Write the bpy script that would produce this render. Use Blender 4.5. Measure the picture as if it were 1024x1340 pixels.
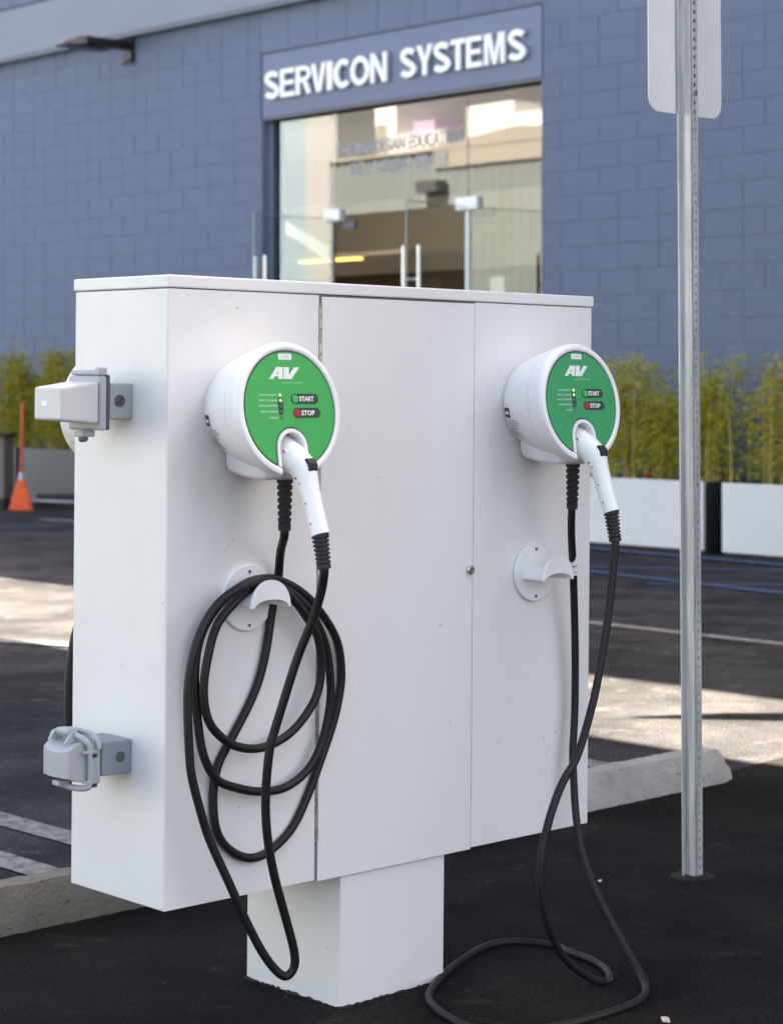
import bpy, bmesh, math, random
from mathutils import Matrix, Vector, Euler

for o in list(bpy.data.objects):
    bpy.data.objects.remove(o)
scene = bpy.context.scene
COL = scene.collection
R = math.radians
random.seed(7)

# ------------------------------------------------------------------ camera
CAM_H = 1.22
cam_data = bpy.data.cameras.new("camera")
cam = bpy.data.objects.new("camera", cam_data)
COL.objects.link(cam)
cam.location = (0, 0, CAM_H)
cam.rotation_euler = (R(90), 0, 0)
cam_data.sensor_fit = 'VERTICAL'
cam_data.sensor_height = 36.0
cam_data.lens = 2718.36 / 1340 * 36.0
cam_data.shift_y = -(670 - 501.69) / 1340
cam_data.clip_start = 0.05
cam_data.clip_end = 1500
cam_data.dof.use_dof = True
cam_data.dof.focus_distance = 4.0
cam_data.dof.aperture_fstop = 6.8
scene.camera = cam

# ------------------------------------------------------------------ sky, sun, exposure
SUN_EL = R(46)
SUN_DIR = Vector((0.80, 0.60, 0)).normalized() * math.cos(SUN_EL) + Vector((0, 0, math.sin(SUN_EL)))
world = bpy.data.worlds.new("World")
scene.world = world
world.use_nodes = True
wn = world.node_tree.nodes
wl = world.node_tree.links
sky = wn.new('ShaderNodeTexSky')
sky.sky_type = 'NISHITA'
sky.sun_disc = False
sky.sun_elevation = SUN_EL
sky.sun_rotation = math.atan2(SUN_DIR.x, SUN_DIR.y)
sky.dust_density = 3.5
sky.air_density = 0.75
sky.ozone_density = 1.0
bg = wn['Background']
bg.inputs['Strength'].default_value = 0.06
wl.new(sky.outputs[0], bg.inputs['Color'])
sun_data = bpy.data.lights.new("sun", 'SUN')
sun_data.energy = 5.0
sun_data.angle = R(0.53)
sun_data.color = (1.0, 0.98, 0.96)
sun = bpy.data.objects.new("sun", sun_data)
COL.objects.link(sun)
sun.location = (20, 5, 20)
sun.rotation_euler = (-SUN_DIR).to_track_quat('-Z', 'Y').to_euler()
scene.view_settings.view_transform = 'Standard'
scene.view_settings.look = 'None'
scene.view_settings.gamma = 1.0
scene.view_settings.exposure = 3.68
scene.view_settings.use_curve_mapping = False
scene.view_settings.use_white_balance = True
scene.view_settings.white_balance_temperature = 8650
scene.view_settings.white_balance_tint = 12.0

# ------------------------------------------------------------------ materials
def mat(name, col, rough=0.6, var=0.0, vscale=4.0, bump=0.0, bscale=80.0, metal=0.0,
        spec=0.5, col2=None, coat=0.0, detail=6.0, coords='Object'):
    m = bpy.data.materials.new(name)
    m.use_nodes = True
    nt = m.node_tree
    b = nt.nodes['Principled BSDF']
    b.inputs['Base Color'].default_value = (*col, 1)
    b.inputs['Roughness'].default_value = rough
    b.inputs['Metallic'].default_value = metal
    b.inputs['Specular IOR Level'].default_value = spec
    b.inputs['Coat Weight'].default_value = coat
    tc = nt.nodes.new('ShaderNodeTexCoord')
    if var > 0 or col2:
        n = nt.nodes.new('ShaderNodeTexNoise')
        n.inputs['Scale'].default_value = vscale
        n.inputs['Detail'].default_value = detail
        nt.links.new(tc.outputs[coords], n.inputs['Vector'])
        r = nt.nodes.new('ShaderNodeValToRGB')
        r.color_ramp.elements[0].position = 0.32
        r.color_ramp.elements[1].position = 0.68
        c2 = col2 or tuple(min(1, c * (1 + var)) for c in col)
        c1 = tuple(c * (1 - var) for c in col)
        r.color_ramp.elements[0].color = (*c1, 1)
        r.color_ramp.elements[1].color = (*c2, 1)
        nt.links.new(n.outputs['Fac'], r.inputs['Fac'])
        nt.links.new(r.outputs['Color'], b.inputs['Base Color'])
    if bump > 0:
        n2 = nt.nodes.new('ShaderNodeTexNoise')
        n2.inputs['Scale'].default_value = bscale
        n2.inputs['Detail'].default_value = 4
        nt.links.new(tc.outputs[coords], n2.inputs['Vector'])
        bp = nt.nodes.new('ShaderNodeBump')
        bp.inputs['Strength'].default_value = bump
        bp.inputs['Distance'].default_value = 0.01
        nt.links.new(n2.outputs['Fac'], bp.inputs['Height'])
        nt.links.new(bp.outputs['Normal'], b.inputs['Normal'])
    return m

def ramp(nt, src, stops):
    r = nt.nodes.new('ShaderNodeValToRGB')
    el = r.color_ramp.elements
    el[0].position, el[0].color = stops[0][0], (*stops[0][1], 1)
    el[1].position, el[1].color = stops[-1][0], (*stops[-1][1], 1)
    for p, c in stops[1:-1]:
        e = el.new(p); e.color = (*c, 1)
    nt.links.new(src, r.inputs['Fac'])
    return r.outputs['Color']

def noise(nt, vec, scale, detail=5.0, rough=0.55):
    n = nt.nodes.new('ShaderNodeTexNoise')
    n.inputs['Scale'].default_value = scale
    n.inputs['Detail'].default_value = detail
    n.inputs['Roughness'].default_value = rough
    nt.links.new(vec, n.inputs['Vector'])
    return n.outputs['Fac']

def mix(nt, a, b, fac, mode='MULTIPLY'):
    x = nt.nodes.new('ShaderNodeMix')
    x.data_type = 'RGBA'; x.blend_type = mode
    for sock, v in ((x.inputs[6], a), (x.inputs[7], b)):
        if isinstance(v, tuple): sock.default_value = (*v, 1)
        else: nt.links.new(v, sock)
    if isinstance(fac, float): x.inputs[0].default_value = fac
    else: nt.links.new(fac, x.inputs[0])
    return x.outputs[2]

def painted(name, col, chips=True, rough=0.42):
    """powder-coated sheet metal with faint streaks, scuffs and small chips"""
    m = mat(name, col, rough, bump=0.05, bscale=260)
    nt = m.node_tree; b = nt.nodes['Principled BSDF']
    tc = nt.nodes.new('ShaderNodeTexCoord'); v = tc.outputs['Object']
    mp = nt.nodes.new('ShaderNodeMapping'); mp.inputs['Scale'].default_value = (9, 9, 1.2)
    nt.links.new(v, mp.inputs['Vector'])
    streak = ramp(nt, noise(nt, mp.outputs['Vector'], 1.6, 4), [(0.35, (0.985, 0.983, 0.98)), (0.65, (1, 1, 1))])
    c = mix(nt, tuple(col), streak, 1.0)
    mp2 = nt.nodes.new('ShaderNodeMapping'); mp2.inputs['Scale'].default_value = (26, 26, 5)
    mp2.inputs['Rotation'].default_value = (0.3, 0.2, 0.1)
    nt.links.new(v, mp2.inputs['Vector'])
    scuff = ramp(nt, noise(nt, mp2.outputs['Vector'], 1.0, 7, 0.72), [(0.69, (1, 1, 1)), (0.76, (0.84, 0.83, 0.82))])
    c = mix(nt, c, scuff, 1.0)
    wv = nt.nodes.new('ShaderNodeBump'); wv.inputs['Strength'].default_value = 0.25; wv.inputs['Distance'].default_value = 0.012
    nt.links.new(noise(nt, v, 3.2, 2), wv.inputs['Height'])
    old = [n for n in nt.nodes if n.type == 'BUMP' and n != wv][0]
    nt.links.new(wv.outputs['Normal'], old.inputs['Normal'])
    if chips:
        sp = ramp(nt, noise(nt, v, 46, 3, 0.7), [(0.724, (1, 1, 1)), (0.742, (0.46, 0.44, 0.41))])
        c = mix(nt, c, sp, 0.8)
        big = ramp(nt, noise(nt, v, 3.1, 5), [(0.58, (1, 1, 1)), (0.72, (0.93, 0.925, 0.915))])
        c = mix(nt, c, big, 1.0)
    nt.links.new(c, b.inputs['Base Color'])
    rr = ramp(nt, noise(nt, v, 14, 4), [(0.3, (rough - .07,) * 3), (0.7, (rough + .1,) * 3)])
    nt.links.new(rr, b.inputs['Roughness'])
    return m

def asphalt_mat(name, k, tint=(1.0, 1.0, 1.0)):
    m = mat(name, (0.05, 0.05, 0.05), 0.88, bump=0.9, bscale=170, spec=0.08)
    nt = m.node_tree; b = nt.nodes['Principled BSDF']
    tc = nt.nodes.new('ShaderNodeTexCoord'); v = tc.outputs['Object']
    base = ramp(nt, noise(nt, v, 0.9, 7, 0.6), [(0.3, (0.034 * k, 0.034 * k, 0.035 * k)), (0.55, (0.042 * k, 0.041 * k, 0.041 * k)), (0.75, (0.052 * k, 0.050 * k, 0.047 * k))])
    grain = ramp(nt, noise(nt, v, 120, 4, 0.75), [(0.28, (0.15,) * 3), (0.5, (0.9,) * 3), (0.72, (2.6,) * 3)])
    c = mix(nt, base, grain, 1.0)
    stain = ramp(nt, noise(nt, v, 1.7, 6, 0.7), [(0.40, (0.55, 0.55, 0.57)), (0.60, (1.35, 1.30, 1.24))])
    c = mix(nt, c, stain, 1.0)
    dust = ramp(nt, noise(nt, v, 4.2, 9, 0.78), [(0.56, (0, 0, 0)), (0.74, (1, 1, 1))])
    dust = mix(nt, dust, grain, 0.6)
    c = mix(nt, c, (0.15 * k, 0.136 * k, 0.12 * k), dust, 'MIX')
    c = mix(nt, c, tuple(tint), 1.0)
    peb = ramp(nt, noise(nt, v, 60, 2, 0.85), [(0.775, (0, 0, 0)), (0.80, (1, 1, 1))])
    c = mix(nt, c, (0.16, 0.15, 0.135), peb, 'MIX')
    nt.links.new(c, b.inputs['Base Color'])
    return m

def concrete_mat(name, col, dark):
    m = mat(name, col, 0.85, bump=0.55, bscale=90, spec=0.3)
    nt = m.node_tree; b = nt.nodes['Principled BSDF']
    tc = nt.nodes.new('ShaderNodeTexCoord'); v = tc.outputs['Object']
    c = ramp(nt, noise(nt, v, 6, 8, 0.65), [(0.28, dark), (0.7, col)])
    pit = ramp(nt, noise(nt, v, 55, 4, 0.7), [(0.62, (1, 1, 1)), (0.69, (0.35, 0.33, 0.31))])
    c = mix(nt, c, pit, 0.9)
    scrape = nt.nodes.new('ShaderNodeMapping'); scrape.inputs['Scale'].default_value = (3, 14, 14)
    nt.links.new(v, scrape.inputs['Vector'])
    black = ramp(nt, noise(nt, scrape.outputs['Vector'], 2.3, 6, 0.75), [(0.645, (1, 1, 1)), (0.67, (0.12, 0.11, 0.10))])
    c = mix(nt, c, black, 0.9)
    nt.links.new(c, b.inputs['Base Color'])
    return m

def galv_mat(name, col):
    m = mat(name, col, 0.5, metal=0.3, bump=0.12, bscale=60)
    nt = m.node_tree; b = nt.nodes['Principled BSDF']
    tc = nt.nodes.new('ShaderNodeTexCoord'); v = tc.outputs['Object']
    mp = nt.nodes.new('ShaderNodeMapping'); mp.inputs['Scale'].default_value = (45, 45, 2.2)
    nt.links.new(v, mp.inputs['Vector'])
    d = tuple(c * 0.45 for c in col)
    c = ramp(nt, noise(nt, mp.outputs['Vector'], 1.3, 7, 0.7), [(0.3, d), (0.62, col)])
    rust = ramp(nt, noise(nt, v, 38, 5, 0.7), [(0.70, (1, 1, 1)), (0.80, (0.55, 0.45, 0.36))])
    c = mix(nt, c, rust, 0.7)
    nt.links.new(c, b.inputs['Base Color'])
    return m

def paint_line_mat(name, col):
    m = mat(name, col, 0.8, bump=0.3, bscale=150)
    nt = m.node_tree; b = nt.nodes['Principled BSDF']
    tc = nt.nodes.new('ShaderNodeTexCoord'); v = tc.outputs['Object']
    w = ramp(nt, noise(nt, v, 22, 8, 0.75), [(0.36, (1, 1, 1)), (0.62, (0.05,) * 3)])
    c = mix(nt, (0.06, 0.06, 0.06), tuple(col), w, 'MIX')
    nt.links.new(c, b.inputs['Base Color'])
    return m

def glass_mat(name, tint, ior):
    m = bpy.data.materials.new(name); m.use_nodes = True
    nt = m.node_tree; nt.nodes.remove(nt.nodes['Principled BSDF'])
    out = nt.nodes['Material Output']
    t = nt.nodes.new('ShaderNodeBsdfTransparent'); t.inputs[0].default_value = (*tint, 1)
    g = nt.nodes.new('ShaderNodeBsdfGlossy'); g.inputs['Roughness'].default_value = 0.0
    f = nt.nodes.new('ShaderNodeFresnel'); f.inputs['IOR'].default_value = ior
    mx = nt.nodes.new('ShaderNodeMixShader')
    ge = nt.nodes.new('ShaderNodeNewGeometry')     # only the outer skin of the pane mirrors
    inv = nt.nodes.new('ShaderNodeMath'); inv.operation = 'SUBTRACT'; inv.inputs[0].default_value = 1.0
    nt.links.new(ge.outputs['Backfacing'], inv.inputs[1])
    mu = nt.nodes.new('ShaderNodeMath'); mu.operation = 'MULTIPLY'
    nt.links.new(f.outputs[0], mu.inputs[0]); nt.links.new(inv.outputs[0], mu.inputs[1])
    nt.links.new(mu.outputs[0], mx.inputs[0]); nt.links.new(t.outputs[0], mx.inputs[1]); nt.links.new(g.outputs[0], mx.inputs[2])
    nt.links.new(mx.outputs[0], out.inputs['Surface'])
    return m

def leaf_mat(name, c1, c2, c3):
    m = bpy.data.materials.new(name); m.use_nodes = True
    nt = m.node_tree; b = nt.nodes['Principled BSDF']; out = nt.nodes['Material Output']
    g = nt.nodes.new('ShaderNodeNewGeometry')
    c = ramp(nt, g.outputs['Random Per Island'], [(0.0, c1), (0.55, c2), (1.0, c3)])
    nt.links.new(c, b.inputs['Base Color']); b.inputs['Roughness'].default_value = 0.5
    tr = nt.nodes.new('ShaderNodeBsdfTranslucent'); nt.links.new(c, tr.inputs[0])
    mx = nt.nodes.new('ShaderNodeMixShader'); mx.inputs[0].default_value = 0.5
    nt.links.new(b.outputs[0], mx.inputs[1]); nt.links.new(tr.outputs[0], mx.inputs[2])
    nt.links.new(mx.outputs[0], out.inputs['Surface'])
    return m

def emit_mat(name, col, strength):
    m = mat(name, col, 0.5)
    b = m.node_tree.nodes['Principled BSDF']
    b.inputs['Emission Color'].default_value = (*col, 1)
    b.inputs['Emission Strength'].default_value = strength
    return m

M = {}
M['cabinet'] = painted('cabinet_white', (0.80, 0.79, 0.775))
M['lid'] = painted('lid_white', (0.80, 0.79, 0.775), chips=False)
M['asphalt'] = asphalt_mat('aged_asphalt', 1.14, (0.94, 1.01, 1.13))
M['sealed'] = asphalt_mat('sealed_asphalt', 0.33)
M['stop_a'] = concrete_mat('concrete_brown', (0.20, 0.185, 0.155), (0.13, 0.12, 0.10))
M['stop_b'] = concrete_mat('concrete_grey', (0.52, 0.50, 0.465), (0.30, 0.29, 0.27))
M['white_line'] = paint_line_mat('line_white', (0.33, 0.33, 0.34))
M['blue_line'] = paint_line_mat('line_blue', (0.018, 0.085, 0.30))
M['housing'] = mat('housing_white', (0.86, 0.86, 0.86), 0.38, var=0.015, vscale=6, bump=0.04, bscale=400)
M['gun'] = mat('connector_white', (0.88, 0.88, 0.86), 0.36, var=0.02, vscale=20)
M['green'] = mat('face_green', (0.016, 0.40, 0.088), 0.36)
M['green_b'] = mat('face_green_cool', (0.016, 0.34, 0.125), 0.36)
M['dgreen'] = mat('face_dark_green', (0.012, 0.055, 0.035), 0.45)
M['red'] = mat('button_red', (0.55, 0.01, 0.03), 0.4)
M['btn_green'] = mat('button_green', (0.05, 0.42, 0.13), 0.4)
M['white'] = mat('print_white', (0.85, 0.87, 0.85), 0.5)
M['print_dark'] = mat('print_dark', (0.04, 0.04, 0.045), 0.5)
M['pale_print'] = mat('print_pale_green', (0.45, 0.75, 0.45), 0.5)
M['led'] = emit_mat('led_lit', (0.35, 1.0, 0.35), 0.07)
M['led_off'] = mat('led_off', (0.10, 0.15, 0.12), 0.3)
M['rubber'] = mat('rubber_black', (0.011, 0.011, 0.0115), 0.5, spec=0.35, var=0.25, vscale=40, bump=0.05, bscale=300)
M['boot'] = mat('boot_black', (0.014, 0.014, 0.015), 0.6)
M['steel'] = mat('bright_steel', (0.65, 0.65, 0.66), 0.22, metal=1.0)
M['hinge'] = mat('hinge_steel', (0.45, 0.42, 0.36), 0.4, metal=0.8, var=0.3, vscale=60)
M['dark'] = mat('dark_gap', (0.03, 0.03, 0.03), 0.8)
M['hook'] = mat('hook_white', (0.84, 0.84, 0.84), 0.4, var=0.02, vscale=10)
M['galv'] = galv_mat('galvanised', (0.64, 0.645, 0.64))
M['alu'] = mat('sign_back_aluminium', (0.82, 0.815, 0.80), 0.5, metal=0.0, var=0.07, vscale=7, bump=0.05, bscale=50)
M['outlet'] = mat('outlet_grey', (0.40, 0.41, 0.43), 0.45, var=0.05, vscale=12, bump=0.05, bscale=200)
M['outlet_clear'] = mat('outlet_cover_pale', (0.56, 0.56, 0.56), 0.35, var=0.04, vscale=9)
M['outlet_box'] = mat('outlet_box_cast', (0.36, 0.385, 0.37), 0.55, metal=0.2, var=0.06, vscale=30, bump=0.15, bscale=220)
M['outlet_box_b'] = mat('outlet_box_blue', (0.27, 0.285, 0.33), 0.5, metal=0.2, var=0.06, vscale=30)
M['plug'] = mat('plug_dark', (0.10, 0.105, 0.11), 0.5, metal=0.4)
BLUE = (0.116, 0.154, 0.240)
M['block'] = mat('blue_painted_block', BLUE, 0.72, var=0.06, vscale=1.1, bump=0.35, bscale=120, coords='Generated')
M['blue_smooth'] = mat('blue_painted_render', (0.15, 0.188, 0.285), 0.65, var=0.03, vscale=1.4, bump=0.1, bscale=60)
M['blue_band'] = mat('blue_grey_band', (0.20, 0.235, 0.31), 0.65, var=0.03, vscale=1.4, bump=0.1, bscale=60)
M['letter'] = mat('letter_white', (0.85, 0.85, 0.87), 0.4)
M['frost'] = mat('glass_lettering', (0.42, 0.43, 0.46), 0.6)
M['glass'] = glass_mat('pane_glass', (0.78, 0.85, 0.82), 2.05)
M['door_glass'] = glass_mat('door_glass', (0.92, 0.955, 0.945), 1.35)
M['glass_edge'] = mat('glass_edge', (0.60, 0.66, 0.64), 0.3)
M['leaf_edge'] = mat('leaf_edge', (0.22, 0.28, 0.29), 0.3)
M['chrome'] = mat('brushed_steel', (0.72, 0.72, 0.74), 0.3, metal=0.7)
M['frame'] = mat('dark_frame', (0.10, 0.11, 0.14), 0.5, metal=0.3)
M['room'] = mat('room_taupe', (0.42, 0.40, 0.375), 0.8, var=0.05, vscale=0.7)
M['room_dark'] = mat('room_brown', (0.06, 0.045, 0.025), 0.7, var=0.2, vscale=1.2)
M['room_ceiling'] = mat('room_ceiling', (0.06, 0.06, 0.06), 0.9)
M['lamp_panel'] = emit_mat('panel_lit', (1.0, 0.92, 0.82), 1.9)
M['room_floor'] = mat('room_floor', (0.20, 0.17, 0.14), 0.4)
M['stringer'] = mat('stair_white', (0.85, 0.85, 0.83), 0.5)
M['lamp_lit'] = emit_mat('tube_lit', (1.0, 0.66, 0.20), 0.24)
M['lampblack'] = mat('lamp_black', (0.02, 0.018, 0.018), 0.4, metal=0.3)
M['lampgrey'] = mat('lamp_lens', (0.20, 0.18, 0.17), 0.4)
M['planter'] = mat('planter_white', (0.68, 0.68, 0.70), 0.6, var=0.03, vscale=2, bump=0.05)
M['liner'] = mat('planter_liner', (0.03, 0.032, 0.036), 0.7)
M['planter_grey'] = mat('planter_steel', (0.085, 0.088, 0.098), 0.42, metal=0.2, var=0.08, vscale=1.5)
M['soil'] = mat('soil', (0.05, 0.035, 0.025), 0.95, var=0.4, vscale=20, bump=0.6, bscale=40)
M['leaf'] = leaf_mat('bamboo_leaf', (0.19, 0.23, 0.02), (0.46, 0.45, 0.04), (0.72, 0.58, 0.11))
M['leaf_dark'] = leaf_mat('hedge_leaf', (0.13, 0.16, 0.014), (0.34, 0.34, 0.025), (0.56, 0.44, 0.06))
M['culm'] = mat('bamboo_culm', (0.55, 0.40, 0.12), 0.5, var=0.3, vscale=9)
M['orange'] = mat('orange_plastic', (0.55, 0.075, 0.025), 0.45)
M['bristle'] = mat('orange_bristle', (0.85, 0.14, 0.05), 0.6, var=0.15, vscale=30)
M['cart'] = mat('cart_taupe', (0.19, 0.16, 0.14), 0.6, var=0.05, vscale=3)
M['cart_trim'] = mat('cart_trim_pale', (0.50, 0.55, 0.68), 0.4)
M['black_plastic'] = mat('black_plastic', (0.02, 0.02, 0.022), 0.5)
M['metal_bar'] = mat('metal_bar', (0.35, 0.36, 0.38), 0.35, metal=0.6)
M['canopy'] = mat('canopy_white', (0.60, 0.60, 0.58), 0.5)
M['ware_grey'] = mat('corrugated_grey', (0.18, 0.225, 0.245), 0.6, var=0.04, vscale=0.4)
M['ware_beige'] = mat('fascia_beige', (0.33, 0.33, 0.31), 0.6)
M['pier'] = mat('cream_pier', (0.37, 0.40, 0.43), 0.7)
M['white_block'] = mat('white_block', (0.74, 0.75, 0.76), 0.7, var=0.05, vscale=1.0)
M['pale_blue'] = mat('pale_blue_wall', (0.26, 0.37, 0.47), 0.6, var=0.03, vscale=0.5)
M['purple'] = mat('purple_vent', (0.45, 0.36, 0.52), 0.6)
M['roof'] = mat('roof_gravel', (0.35, 0.34, 0.32), 0.9)
M['paper'] = mat('paper', (0.75, 0.72, 0.60), 0.8)
M['scrap'] = mat('scrap_pink', (0.72, 0.58, 0.53), 0.8)

# ------------------------------------------------------------------ mesh helpers
class MB:
    def __init__(self): self.v = []; self.f = []
    def add(self, vs, fs):
        o = len(self.v); self.v += [tuple(p) for p in vs]; self.f += [tuple(i + o for i in f) for f in fs]; return self
    def box(self, x0, x1, y0, y1, z0, z1):
        return self.add([(x0, y0, z0), (x1, y0, z0), (x1, y1, z0), (x0, y1, z0), (x0, y0, z1), (x1, y0, z1), (x1, y1, z1), (x0, y1, z1)],
                        [(3, 2, 1, 0), (4, 5, 6, 7), (0, 1, 5, 4), (1, 2, 6, 5), (2, 3, 7, 6), (3, 0, 4, 7)])
    def rings(self, rings, close_ends=True, closed=True):
        n = len(rings[0]); o = len(self.v)
        for r in rings: self.v += [tuple(p) for p in r]
        for k in range(len(rings) - 1):
            for i in range(n if closed else n - 1):
                j = (i + 1) % n
                self.f.append((o + k * n + i, o + k * n + j, o + (k + 1) * n + j, o + (k + 1) * n + i))
        if close_ends:
            self.f.append(tuple(o + i for i in reversed(range(n))))
            self.f.append(tuple(o + (len(rings) - 1) * n + i for i in range(n)))
        return self
    def tube(self, pts, rad, n=12, caps=True):
        pts = [Vector(p) for p in pts]
        rads = rad if isinstance(rad, (list, tuple)) else [rad] * len(pts)
        t = (pts[1] - pts[0]).normalized()
        up = Vector((0, 0, 1)) if abs(t.z) < 0.9 else Vector((1, 0, 0))
        a = t.cross(up).normalized()
        rings = []
        for i, p in enumerate(pts):
            if i == 0: d = pts[1] - pts[0]
            elif i == len(pts) - 1: d = pts[-1] - pts[-2]
            else: d = pts[i + 1] - pts[i - 1]
            d.normalize()
            a = (a - d * a.dot(d)).normalized(); b = d.cross(a)
            rings.append([p + (a * math.cos(2 * math.pi * k / n) + b * math.sin(2 * math.pi * k / n)) * rads[i] for k in range(n)])
        return self.rings(rings, caps)
    def prism(self, poly, to3, d0, d1):
        """poly: 2D outline; to3(u,v,d) -> 3D"""
        n = len(poly); o = len(self.v)
        for d in (d0, d1): self.v += [tuple(to3(u, w, d)) for u, w in poly]
        self.f.append(tuple(o + i for i in range(n))); self.f.append(tuple(o + n + i for i in reversed(range(n))))
        for i in range(n):
            j = (i + 1) % n
            self.f.append((o + i, o + n + i, o + n + j, o + j))
        return self
    def build(self, name, material, parent=None, smooth=None, bevel=0, seg=2, recalc=True):
        me = bpy.data.meshes.new(name)
        me.from_pydata(self.v, [], self.f)
        bm = bmesh.new(); bm.from_mesh(me)
        if recalc: bmesh.ops.recalc_face_normals(bm, faces=bm.faces)
        if bevel:
            ed = [e for e in bm.edges if len(e.link_faces) == 2 and e.calc_face_angle(0) > 0.5]
            bmesh.ops.bevel(bm, geom=ed, offset=bevel, segments=seg, affect='EDGES', profile=0.5)
        if smooth is not None:
            for f in bm.faces: f.smooth = True
            for e in bm.edges:
                if len(e.link_faces) == 2 and e.calc_face_angle(0) > R(smooth): e.smooth = False
        bm.to_mesh(me); bm.free()
        me.materials.append(material)
        return link(name, me, parent)

def link(name, me, parent=None):
    o = bpy.data.objects.new(name, me)
    COL.objects.link(o)
    o.parent = parent
    return o

def tag(o, label=None, cat=None, group=None, kind=None):
    if label: o['label'] = label
    if cat: o['category'] = cat
    if group: o['group'] = group
    if kind: o['kind'] = kind
    return o

def empty(name, matrix):
    o = bpy.data.objects.new(name, None)
    COL.objects.link(o)
    o.empty_display_size = 0.1
    o.matrix_world = matrix
    return o

def copy_tree(o, parent=None):
    c = o.copy(); COL.objects.link(c); c.parent = parent
    for ch in [x for x in bpy.data.objects if x.parent == o]:
        copy_tree(ch, c)
    return c

def catmull(pts, per=8):
    P = [Vector(p) for p in pts]; out = []
    for i in range(len(P) - 1):
        p0 = P[max(i - 1, 0)]; p1 = P[i]; p2 = P[i + 1]; p3 = P[min(i + 2, len(P) - 1)]
        for k in range(per):
            t = k / per
            out.append(0.5 * ((2 * p1) + (p2 - p0) * t + (2 * p0 - 5 * p1 + 4 * p2 - p3) * t * t + (-p0 + 3 * p1 - 3 * p2 + p3) * t ** 3))
    out.append(P[-1])
    return out

def smooth_pts(P, it=2):
    P = [Vector(p) for p in P]
    for _ in range(it):
        Q = P[:]
        for i in range(1, len(P) - 1): Q[i] = P[i] * 0.5 + (P[i - 1] + P[i + 1]) * 0.25
        P = Q
    return P

def text_mb(s, size, depth, bold=0.0, align='CENTER', spacing=1.0):
    """text as verts (x, y, depth) ; centred on x, baseline y=0"""
    cu = bpy.data.curves.new('txt', 'FONT')
    cu.body = s; cu.size = size; cu.extrude = depth / 2; cu.offset = bold; cu.align_x = align
    cu.space_character = spacing; cu.resolution_u = 3
    ob = bpy.data.objects.new('txt', cu); COL.objects.link(ob)
    bpy.context.view_layer.update()
    dg = bpy.context.evaluated_depsgraph_get()
    me = bpy.data.meshes.new_from_object(ob.evaluated_get(dg))
    v = [tuple(p.co) for p in me.vertices]; f = [tuple(p.vertices) for p in me.polygons]
    bpy.data.objects.remove(ob); bpy.data.curves.remove(cu); bpy.data.meshes.remove(me)
    return v, f

def fit(v, x0, x1, y0, y1):
    xs = [p[0] for p in v]; ys = [p[1] for p in v]
    a, b, c, d = min(xs), max(xs), min(ys), max(ys)
    return [((p[0] - a) / (b - a) * (x1 - x0) + x0, (p[1] - c) / (d - c) * (y1 - y0) + y0, p[2]) for p in v]

# ------------------------------------------------------------------ frames of reference
# the cabinet: local x along its front, y into it, z up, origin at front bottom left corner
CM = Matrix.Translation((-0.4113, 3.7408, 0.2671)) @ Matrix.Rotation(0.0083, 4, 'Y') @ Matrix.Rotation(0.7567, 4, 'Z')
def on_cabinet(x, y, z): return CM @ Matrix.Translation((x, y, z))
# the building: local x along the facade, y into the building, z up
FA = math.atan2(-0.73134, 0.68201)
FM = Matrix.Translation((1.524, 16.7, 0)) @ Matrix.Rotation(FA, 4, 'Z')
def on_facade(s, q, z=0): return FM @ Matrix.Translation((s, -q, z))
# the parking bay: like the cabinet but level and on the ground
BM = Matrix.Translation((-0.4113, 3.7408, 0)) @ Matrix.Rotation(0.7567, 4, 'Z')

# ------------------------------------------------------------------ ground and markings
g = MB().add([(-300, -300, 0), (300, -300, 0), (300, 300, 0), (-300, 300, 0)], [(0, 1, 2, 3)]).build('parking_lot_ground', M['asphalt'])
tag(g, kind='structure')

bay = MB(); rnb = random.Random(4); nb_ = 160
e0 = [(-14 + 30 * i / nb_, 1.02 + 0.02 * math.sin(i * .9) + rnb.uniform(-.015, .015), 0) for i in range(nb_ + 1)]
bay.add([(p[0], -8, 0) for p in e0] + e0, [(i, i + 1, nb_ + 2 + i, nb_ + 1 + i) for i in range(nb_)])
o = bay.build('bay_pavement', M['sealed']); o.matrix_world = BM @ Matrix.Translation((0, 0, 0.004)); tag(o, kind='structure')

def stripe(name, a, b, width, material, label, z=0.004, group=None):
    a = Vector((a[0], a[1], 0)); b = Vector((b[0], b[1], 0)); d = b - a; L = d.length; d.normalize()
    mtx = Matrix.Translation((a.x, a.y, z)) @ Matrix.Rotation(math.atan2(d.y, d.x), 4, 'Z')
    m = MB(); n = max(2, int(L / 0.25)); rnd = random.Random(int(a.x * 1000))
    top = []; bot = []
    for i in range(n + 1):
        x = L * i / n
        top.append((x, width / 2 + rnd.uniform(-.004, .004), 0)); bot.append((x, -width / 2 + rnd.uniform(-.004, .004), 0))
    m.add(bot + top, [(i, i + 1, n + 2 + i, n + 1 + i) for i in range(n)])
    o = m.build(name, material); o.matrix_world = mtx
    return tag(o, kind='structure')

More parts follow.
